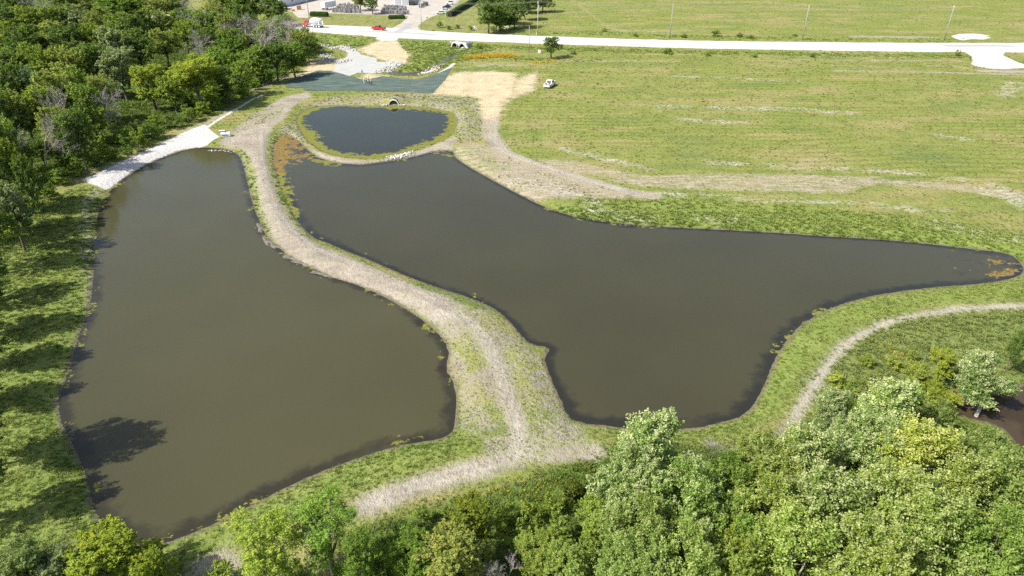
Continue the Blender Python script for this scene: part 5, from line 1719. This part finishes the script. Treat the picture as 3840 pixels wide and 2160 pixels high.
# ------------------------------------------------------------------ buildings at the top border
def shed(px, py, rz, L, W, H, wall, roofm, label, doors=1, rise=1.2):
    root = empty('storage_building', gpx(px, py), rz)
    MB().prism([(-W / 2, 0), (-W / 2, H), (0, H + rise), (W / 2, H), (W / 2, 0)], 'x', 0, L).build('wall', M[wall], root).rotation_euler = (0, 0, 0)
    rf = MB()
    for s in (-1, 1):
        rf.prism([(s * (W / 2 + 0.3), H - 0.1), (0, H + rise + 0.03), (0, H + rise + 0.13), (s * (W / 2 + 0.3), H + 0.0)], 'x', -0.3, L + 0.3)
    r = rf.build('roof', M[roofm], root)
    for k in range(doors):
        d = MB().box((-0.04, (k - (doors - 1) / 2) * 3.6, 1.6), (0.08, 3.0, 3.2), 0, 0.01).build('door', M['silver_paint'], root)
        for q in range(4):
            MB().box((-0.095, (k - (doors - 1) / 2) * 3.6, 0.6 + q * 0.75), (0.03, 2.8, 0.06)).build('panel_rib', M['galv'], d)
    for k in range(4):
        w = MB().box((1.5 + k * L / 4.2, -W / 2 - 0.03, 2.0), (1.2, 0.06, 0.9), 0, 0.01).build('window', M['glass'], root)
        MB().box((1.5 + k * L / 4.2, -W / 2 - 0.08, 1.5), (1.4, 0.1, 0.08)).build('sill', M['white_metal'], w)
    return tag(root, label, 'building')


shed(1506, 20, math.radians(90), 22, 7.5, 4.5, 'white_metal', 'roof_pale', 'white metal storage building behind the stacked stone', 2)
shed(1010, 26, math.radians(75), 40, 14, 5.0, 'white_metal', 'roof_pale', 'pale roofed industrial building at the top left border', 2)


def container(px, py, rz, L, mat, label):
    root = empty('shipping_container', gpx(px, py), rz)
    m = MB()
    m.box((0, 0, 1.35), (L, 2.4, 2.5), 0, 0.02)
    for k in range(int(L / 0.5)):
        for s in (-1, 1):
            m.box((-L / 2 + 0.35 + k * 0.5, s * 1.22, 1.35), (0.22, 0.06, 2.3))
    m.build('body', M[mat], root)
    for s in (-1, 1):
        d = MB().box((-L / 2 - 0.03, s * 0.58, 1.35), (0.06, 1.1, 2.3), 0, 0.01).build('door', M[mat], root)
        MB().tube((-L / 2 - 0.08, s * 0.3, 0.3), (-L / 2 - 0.08, s * 0.3, 2.4), 0.03, n=6).build('lock_rod', M['galv'], d)
    for sx in (-1, 1):
        for sy in (-1, 1):
            MB().box((sx * (L / 2 - 0.1), sy * 1.12, 0.07), (0.2, 0.2, 0.14)).build('foot', M['black'], root)
    return tag(root, label, 'container')


container(1548, 18, math.radians(85), 6.0, 'dark_paint', 'dark steel container beside the white storage building')


# stacked stone in the yard
def stone_bundle_mesh(seed):
    rr = random.Random(seed)
    m = MB()
    for k in (-0.45, 0, 0.45):
        m.box((k, 0, 0.07), (0.12, 1.0, 0.14))
    x = -0.5
    while x < 0.5:
        w = rr.uniform(0.07, 0.16)
        m.box((x + w / 2, rr.uniform(-0.08, 0.08), 0.14 + (hh := rr.uniform(0.9, 1.6)) / 2), (w * 0.8, rr.uniform(0.7, 1.05), hh), rr.uniform(-0.06, 0.06))
        x += w + 0.03
    return m.mesh('stone_bundle', M['stone_grey'])


SB = [stone_bundle_mesh(s) for s in range(4)]
rr = random.Random(5)
nrow = [((1246, 46), (1352, 50), 12), ((1262, 36), (1345, 38), 10), ((1270, 27), (1340, 28), 8), ((1430, 52), (1532, 54), 12), ((1432, 42), (1524, 42), 11), ((1440, 33), (1512, 32), 8), ((1572, 30), (1604, 17), 6)]
ROWNAME = ['front left row', 'middle left row', 'back left row', 'front right row', 'middle right row', 'back right row', 'short row beside the container']
for k, (a, b, n) in enumerate(nrow):
    for i in range(n):
        t = (i + 0.5) / n
        p = gpx(a[0] * (1 - t) + b[0] * t, a[1] * (1 - t) + b[1] * t + rr.uniform(-0.6, 0.6))
        o = link(bpy.data.objects.new('stone_bundle', SB[rr.randrange(4)]))
        o.location = p
        o.rotation_euler = (0, 0, rr.uniform(-0.3, 0.3))
        o.scale = (1.25, 1.25, rr.uniform(1.0, 1.5))
        tag(o, f'grey stone slab bundle, {ORD[i]} from left in the {ROWNAME[k]}', 'stone bundle', f'stone bundles, {ROWNAME[k]}')


# yard fences
def fence(p0, p1, n, h, label):
    a, b = gpx(*p0), gpx(*p1)
    c = ((a[0] + b[0]) / 2, (a[1] + b[1]) / 2, 0)
    root = empty('chain_link_fence', c)
    def L(p):
        return (p[0] - c[0], p[1] - c[1], p[2])
    pts = [(a[0] + (b[0] - a[0]) * i / n, a[1] + (b[1] - a[1]) * i / n) for i in range(n + 1)]
    for x, y in pts:
        z = ground_z(x, y)
        MB().tube(L((x, y, z - 0.1)), L((x, y, z + h)), 0.05, 0.05, 8).build('post', M['galv'], root)
    z0, z1 = ground_z(*pts[0]), ground_z(*pts[-1])
    MB().tube(L((*pts[0], z0 + h - 0.05)), L((*pts[-1], z1 + h - 0.05)), 0.03, 0.03, 6).build('top_rail', M['galv'], root)
    w = MB()
    d = Vector((b[0] - a[0], b[1] - a[1], 0))
    Lg = d.length
    d.normalize()
    k = 0.0
    while k < Lg - h:
        for s in (1, -1):
            q0 = Vector(L((a[0], a[1], z0 + (0.05 if s > 0 else h - 0.1)))) + d * k
            q1 = q0 + d * h + Vector((0, 0, s * (h - 0.15)))
            w.tube(q0, q1, 0.008, 0.008, 3, False)
        k += 0.35
    tag(w.build('wire_mesh', M['galv'], root), kind='stuff')
    return tag(root, label, 'fence')


fence((1180, 51), (1536, 58), 14, 2.0, 'chain link fence along the front of the stone yard')
fence((1668, 66), (1722, 12), 9, 2.0, 'chain link fence along the parking lot beside the long hedge')


# yard odds and ends
def crate(px, py, s, mat, label, rz=0.3):
    root = empty('crate', gpx(px, py), rz)
    MB().box((0, 0, s[2] / 2), s, 0, 0.03).build('body', M[mat], root)
    for k in range(3):
        MB().box((0, -s[1] / 2 - 0.02, s[2] * (0.2 + 0.3 * k)), (s[0] * 0.98, 0.03, s[2] * 0.2)).build('slat', M[mat], root)
    return tag(root, label, 'crate')


crate(1122, 36, (2.2, 1.8, 2.0), 'crate_wood', 'brown wooden crate in the yard left of the trailer')
crate(1100, 42, (1.6, 1.3, 1.0), 'yellow_machine', 'yellow box beside the brown wooden crate')


def flatbed(px, py, rz, label):
    root = empty('flatbed_truck', gpx(px, py), rz)
    MB().box((-0.9, 0, 0.95), (4.6, 2.2, 0.16), 0, 0.02).build('deck', M['silver_paint'], root)
    MB().box((0.2, 0, 0.72), (7.0, 0.8, 0.26)).build('chassis', M['black'], root)
    c = MB().prism([(1.6, 0.6), (1.6, 2.3), (2.9, 2.3), (3.3, 1.55), (3.9, 1.4), (3.95, 0.6)], 'y', -1.05, 1.05).build('cab', M['white_paint'], root)
    MB().box((3.12, 0, 1.95), (0.06, 1.8, 0.55)).build('windscreen', M['glass'], c)
    for s in (-1, 1):
        for x in (3.0, -1.0, -2.0):
            wheel(root, x, s * 0.95, 0.42, 0.28)
    return tag(root, label, 'truck')


flatbed(1070, 38, math.radians(200), 'white flatbed truck parked at the left end of the yard')


# ------------------------------------------------------------------ utility poles and wires
POLE_TOPS = []


def pole(bx, by, h, mat, label, arms=True, r=0.16, rust=False):
    x, y, z = gpx(bx, by)
    root = empty('utility_pole', (x, y, z))
    MB().tube((0, 0, -0.3), (0, 0, h), r, r * 0.62, 10).build('shaft', M[mat], root, smooth=True)
    if arms:
        MB().box((0, 0, h - 0.5), (0.14, 2.2, 0.14), ROAD_AZ).build('cross_arm', M['pole_wood'], root)
        for s in (-1.0, 0.0, 1.0):
            zz = h - 0.4 if s else h
            MB().lathe([(0, 0.05), (0.08, 0.08), (0.16, 0.05), (0.24, 0.07), (0.28, 0.03)], (-math.sin(ROAD_AZ) * s, math.cos(ROAD_AZ) * s, zz), (0, 0, 1), 8).build('insulator', M['lamp_clear'], root)
        MB().lathe([(0, 0.2), (0.1, 0.26), (0.8, 0.26), (0.9, 0.15)], (0.35, -0.1, h - 2.2), (0, 0, 1), 10).build('transformer', M['galv'], root)
        POLE_TOPS.append((x, y, z, h))
    if rust:
        MB().tube((0.05, -0.16, 0), (0.05, -0.16, 2.6), 0.11, 0.10, 8).build('guard_sleeve', M['rust'], root)
    return tag(root, label, 'utility pole')


pole(1160, 72, 12, 'pole_wood', 'dark utility pole behind the mixer truck')
pole(1581, 106, 11, 'pole_white', 'pale utility pole at the corner of the yard driveway')
pole(2016, 131, 12.5, 'pole_white', 'white utility pole behind the lone dark tree')
pole(2511, 143, 12.5, 'pole_grey', 'grey utility pole between the white pole and the field poles')
pole(3009, 151, 12.5, 'pole_grey', 'grey utility pole second from the right along the road')
pole(3540, 152, 12.5, 'pole_grey', 'grey utility pole beside the white gravel patch')
pole(1984, 197, 9.0, 'pole_grey', 'short grey pole with rusty foot in front of the road', False, 0.13, True)
POLE_TOPS.sort()
for i in range(len(POLE_TOPS) - 1):
    a, b = POLE_TOPS[i], POLE_TOPS[i + 1]
    for k, (s, dz) in enumerate(((-1, -0.15), (0, 0.25), (1, -0.15), (0, -3.0))):
        p0 = Vector((a[0] - math.sin(ROAD_AZ) * s, a[1] + math.cos(ROAD_AZ) * s, a[2] + a[3] + dz))
        p1 = Vector((b[0] - math.sin(ROAD_AZ) * s, b[1] + math.cos(ROAD_AZ) * s, b[2] + b[3] + dz))
        c = (p0 + p1) / 2
        m = MB()
        prev = None
        for q in range(13):
            t = q / 12
            p = p0.lerp(p1, t) - Vector((0, 0, 4 * 1.0 * t * (1 - t))) - c
            if prev is not None:
                m.tube(prev, p, 0.028, 0.028, 4, False)
            prev = p
        o = m.build('power_line', M['galv'])
        o.location = c
        tag(o, f'thin {["near", "topmost", "far", "lowest"][k]} overhead wire in the {ORD[i]} span of the roadside line from the left', 'wire', 'overhead wires along the road')

# ------------------------------------------------------------------ small things
def pedestal(px, py):
    root = empty('utility_pedestal', gpx(px, py))
    MB().box((0, 0, 0.55), (0.85, 0.7, 1.1), 0, 0.06).build('cabinet', M['white_paint'], root)
    MB().box((0, 0, 1.25), (0.6, 0.5, 0.3), 0, 0.08).build('cap', M['rust'], root)
    return tag(root, 'white utility cabinet with red cap beside the lone tree', 'utility cabinet')


pedestal(2023, 199)


def marker(px, py):
    root = empty('marker_post', gpx(px, py))
    MB().tube((0, 0, 0), (0, 0, 1.1), 0.09, 0.09, 8).build('post', M['white_paint'], root)
    MB().tube((0, 0, 1.1), (0, 0, 2.2), 0.1, 0.1, 8).build('sleeve', M['orange'], root)
    return tag(root, 'white and orange marker post at the foot of the white pole', 'marker post')


marker(2012, 132)


def mailbox(px, py):
    root = empty('mailbox', gpx(px, py))
    MB().box((0, 0, 0.55), (0.1, 0.1, 1.1)).build('post', M['pole_white'], root)
    MB().prism([(-0.2, 1.1), (-0.2, 1.4), (-0.12, 1.55), (0.12, 1.55), (0.2, 1.4), (0.2, 1.1)], 'y', -0.35, 0.35).build('box', M['black'], root)
    return tag(root, 'black mailbox on a white post beside the yard driveway', 'mailbox')


mailbox(1602, 77)


def pump_box(px, py):
    root = empty('pump_box', gpx(px, py), math.radians(14))
    MB().box((0, 0, 0.42), (2.1, 1.1, 0.75), 0, 0.05).build('housing', M['white_paint'], root)
    for s in (-1, 1):
        MB().box((s * 0.55, 0, 0.83), (0.95, 1.05, 0.07), 0, 0.02).build('lid', M['white_paint'], root)
    MB().box((-0.1, -0.565, 0.42), (1.3, 0.03, 0.12)).build('vent_slot', M['black'], root)
    MB().lathe([(0, 0.12), (0.25, 0.14), (0.3, 0.05)], (0.05, 0.0, 0.8), (0, 0, 1), 10).build('cap', M['red_paint'], root)
    for s in (-1, 1):
        MB().box((s * 0.8, 0, 0.03), (0.14, 1.2, 0.1)).build('skid', M['black'], root)
    return tag(root, 'white equipment box with red cap on the bare ground by the left pond', 'equipment box')


pump_box(848, 512)
for (px, py, lab) in ((832, 494, 'white board lying behind the white equipment box'), (555, 507, 'small white panel in the grass below the wood edge'), (506, 518, 'smaller white panel left of the other in the wood edge grass')):
    b = MB().box((0, 0, 0.18), (1.3, 0.7, 0.06), 0, 0.015)
    root = empty('white_panel', gpx(px, py), 0.3)
    b.build('board', M['white_paint'], root)
    for s in (-1, 1):
        MB().box((s * 0.5, 0, 0.07), (0.08, 0.6, 0.15)).build('batten', M['crate_wood'], root)
    tag(root, lab, 'panel')


def fallen_log(p0, p1, r, label):
    a, b = Vector(p0), Vector(p1)
    c = (a + b) / 2
    m = MB()
    d = (b - a)
    prev, pr = a - c, r
    for q in range(1, 7):
        t = q / 6
        p = a.lerp(b, t) - c + Vector((0, 0, 0.12 * math.sin(t * 3.1)))
        m.tube(prev, p, pr, pr * 0.95, 10)
        prev, pr = p, pr * 0.95
    m.tube((a.lerp(b, 0.6) - c), (a.lerp(b, 0.75) - c + Vector((0.3, 0.1, 0.5))), r * 0.3, r * 0.15, 6)
    o = m.build('fallen_log', M['log'])
    o.location = c
    return tag(o, label, 'log')


q0, q1 = V(2456, 1046, WL + 0.2), V(2470, 1016, WL + 0.3)
fallen_log(q0, q1, 0.2, 'pale fallen log sticking out over the brown creek')


# ------------------------------------------------------------------ people on the mat
def person(px, py, facing, pose, shirt, legs, label, hat=True, s=1.0):
    x, y, _ = ground(px, py)
    z = ground_z(x, y) + 0.06
    root = empty('person', (x, y, z), facing, (s, s, s))
    bend = {'stand': 0.0, 'bend': 0.75, 'lean': 0.3}[pose]
    V_, E, Rr = [], [], []

    def add(p, r, par=None):
        V_.append(p)
        Rr.append(r)
        if par is not None:
            E.append((par, len(V_) - 1))
        return len(V_) - 1
    hip = 0.92
    def up(d, side=0.0, fwd=0.0):      # along the bent trunk
        return (math.sin(bend) * d + fwd * math.cos(bend), side, hip + math.cos(bend) * d - fwd * math.sin(bend))
    pel = add((0, 0, hip), 0.15)
    w = add(up(0.2), 0.135, pel)
    ch = add(up(0.42), 0.155, w)
    nk = add(up(0.56), 0.065, ch)
    hd = add(up(0.66, 0, 0.02), 0.085, nk)
    hd2 = add(up(0.78, 0, 0.03), 0.095, hd)
    add(up(0.86, 0, 0.02), 0.06, hd2)
    for sd in (-1, 1):
        sh = add(up(0.48, sd * 0.19), 0.065, ch)
        if pose == 'stand':
            el = add(up(0.2, sd * 0.26, -0.02), 0.045, sh)
            wr = add(up(-0.03, sd * 0.25, 0.08), 0.035, el)
        else:
            el = add((up(0.42)[0] + 0.1, sd * 0.24, up(0.42)[2] - 0.28), 0.045, sh)
            wr = add((up(0.42)[0] + 0.22, sd * 0.18, up(0.42)[2] - 0.5), 0.035, el)
        hand = add((V_[wr][0] + 0.03, V_[wr][1], V_[wr][2] - 0.08), 0.035, wr)
        for f_, (fy, fl) in enumerate(((-0.03, 0.075), (-0.01, 0.085), (0.01, 0.08), (0.03, 0.065))):
            add((V_[hand][0] + 0.02, V_[hand][1] + fy, V_[hand][2] - fl), 0.010, hand)
        add((V_[hand][0] + 0.05, V_[hand][1] - sd * 0.03, V_[hand][2] - 0.03), 0.011, hand)
        st = 0.08 if sd > 0 else -0.05
        hp = add((0, sd * 0.1, hip - 0.06), 0.105, pel)
        kn = add((0.03 + st * 0.5, sd * 0.11, 0.48), 0.075, hp)
        an = add((st, sd * 0.12, 0.09), 0.048, kn)
        add((st + 0.17, sd * 0.13, 0.045), 0.04, an)
    me = bpy.data.meshes.new('body')
    me.from_pydata(V_, E, [])
    o = bpy.data.objects.new('body', me)
    link(o, root)
    sk = o.modifiers.new('skin', 'SKIN')
    sk.use_smooth_shade = True
    for i, v in enumerate(me.skin_vertices[0].data):
        v.radius = (Rr[i], Rr[i])
        v.use_root = (i == 0)
    su = o.modifiers.new('sub', 'SUBSURF')
    su.levels = su.render_levels = 1
    t = NT('clothing')
    co = t.n('ShaderNodeTexCoord').outputs['Object']
    sx = t.n('ShaderNodeSeparateXYZ')
    t.l(co, sx.inputs[0])
    neck = up(0.55)
    zz = t.math('ADD', t.math('MULTIPLY', sx.outputs[2], math.cos(bend)), t.math('MULTIPLY', sx.outputs[0], math.sin(bend)))
    c = t.mix(t.math('GREATER_THAN', sx.outputs[2], hip + 0.02), legs, shirt)
    c = t.mix(t.math('LESS_THAN', sx.outputs[2], 0.09), c, (0.04, 0.03, 0.02))
    c = t.mix(t.math('GREATER_THAN', zz, hip * math.cos(bend) + 0.56), c, (0.5, 0.32, 0.24))
    me.materials.append(t.done(t.surf(c, 0.85, 0.2)))
    hx, hy, hz = up(0.80, 0, 0.03)
    hm = MB().lathe([(-0.03, 0.135), (0.0, 0.14), (0.05, 0.115), (0.11, 0.07), (0.13, 0.02)], (0, 0, 0), (math.sin(bend), 0, math.cos(bend)), 14).build('hard_hat' if hat else 'hair', M['hat'] if hat else M['black'], root, smooth=True)
    hm.location = (hx, hy, hz)
    fx, fy_, fz = up(0.74, 0, 0.12)
    f = MB()
    f.lathe([(0, 0.015), (0.03, 0.004)], (fx, 0, fz), (1, 0, 0), 6)
    f.build('nose', M['skin'], root)
    return tag(root, label, 'person')


person(1366, 317, math.radians(-10), 'stand', (0.72, 0.72, 0.72), (0.55, 0.56, 0.58), 'person in pale grey clothes standing leftmost on the teal mat')
person(1374, 311, math.radians(-40), 'stand', (0.72, 0.70, 0.45), (0.25, 0.27, 0.3), 'person in cream top standing second on the teal mat')
person(1381, 306, math.radians(-90), 'stand', (0.75, 0.75, 0.2), (0.3, 0.3, 0.2), 'person in yellow vest standing farthest back on the mat')
person(1386, 318, math.radians(200), 'bend', (0.55, 0.65, 0.8), (0.03, 0.035, 0.06), 'person in light blue shirt bending over the mat')
person(1395, 320, math.radians(170), 'lean', (0.85, 0.52, 0.2), (0.03, 0.03, 0.05), 'person in orange vest leaning at the right of the mat group')
person(1359, 285, math.radians(-80), 'stand', (0.2, 0.25, 0.3), (0.4, 0.42, 0.44), 'lone person in grey on the straw behind the teal mat', False)
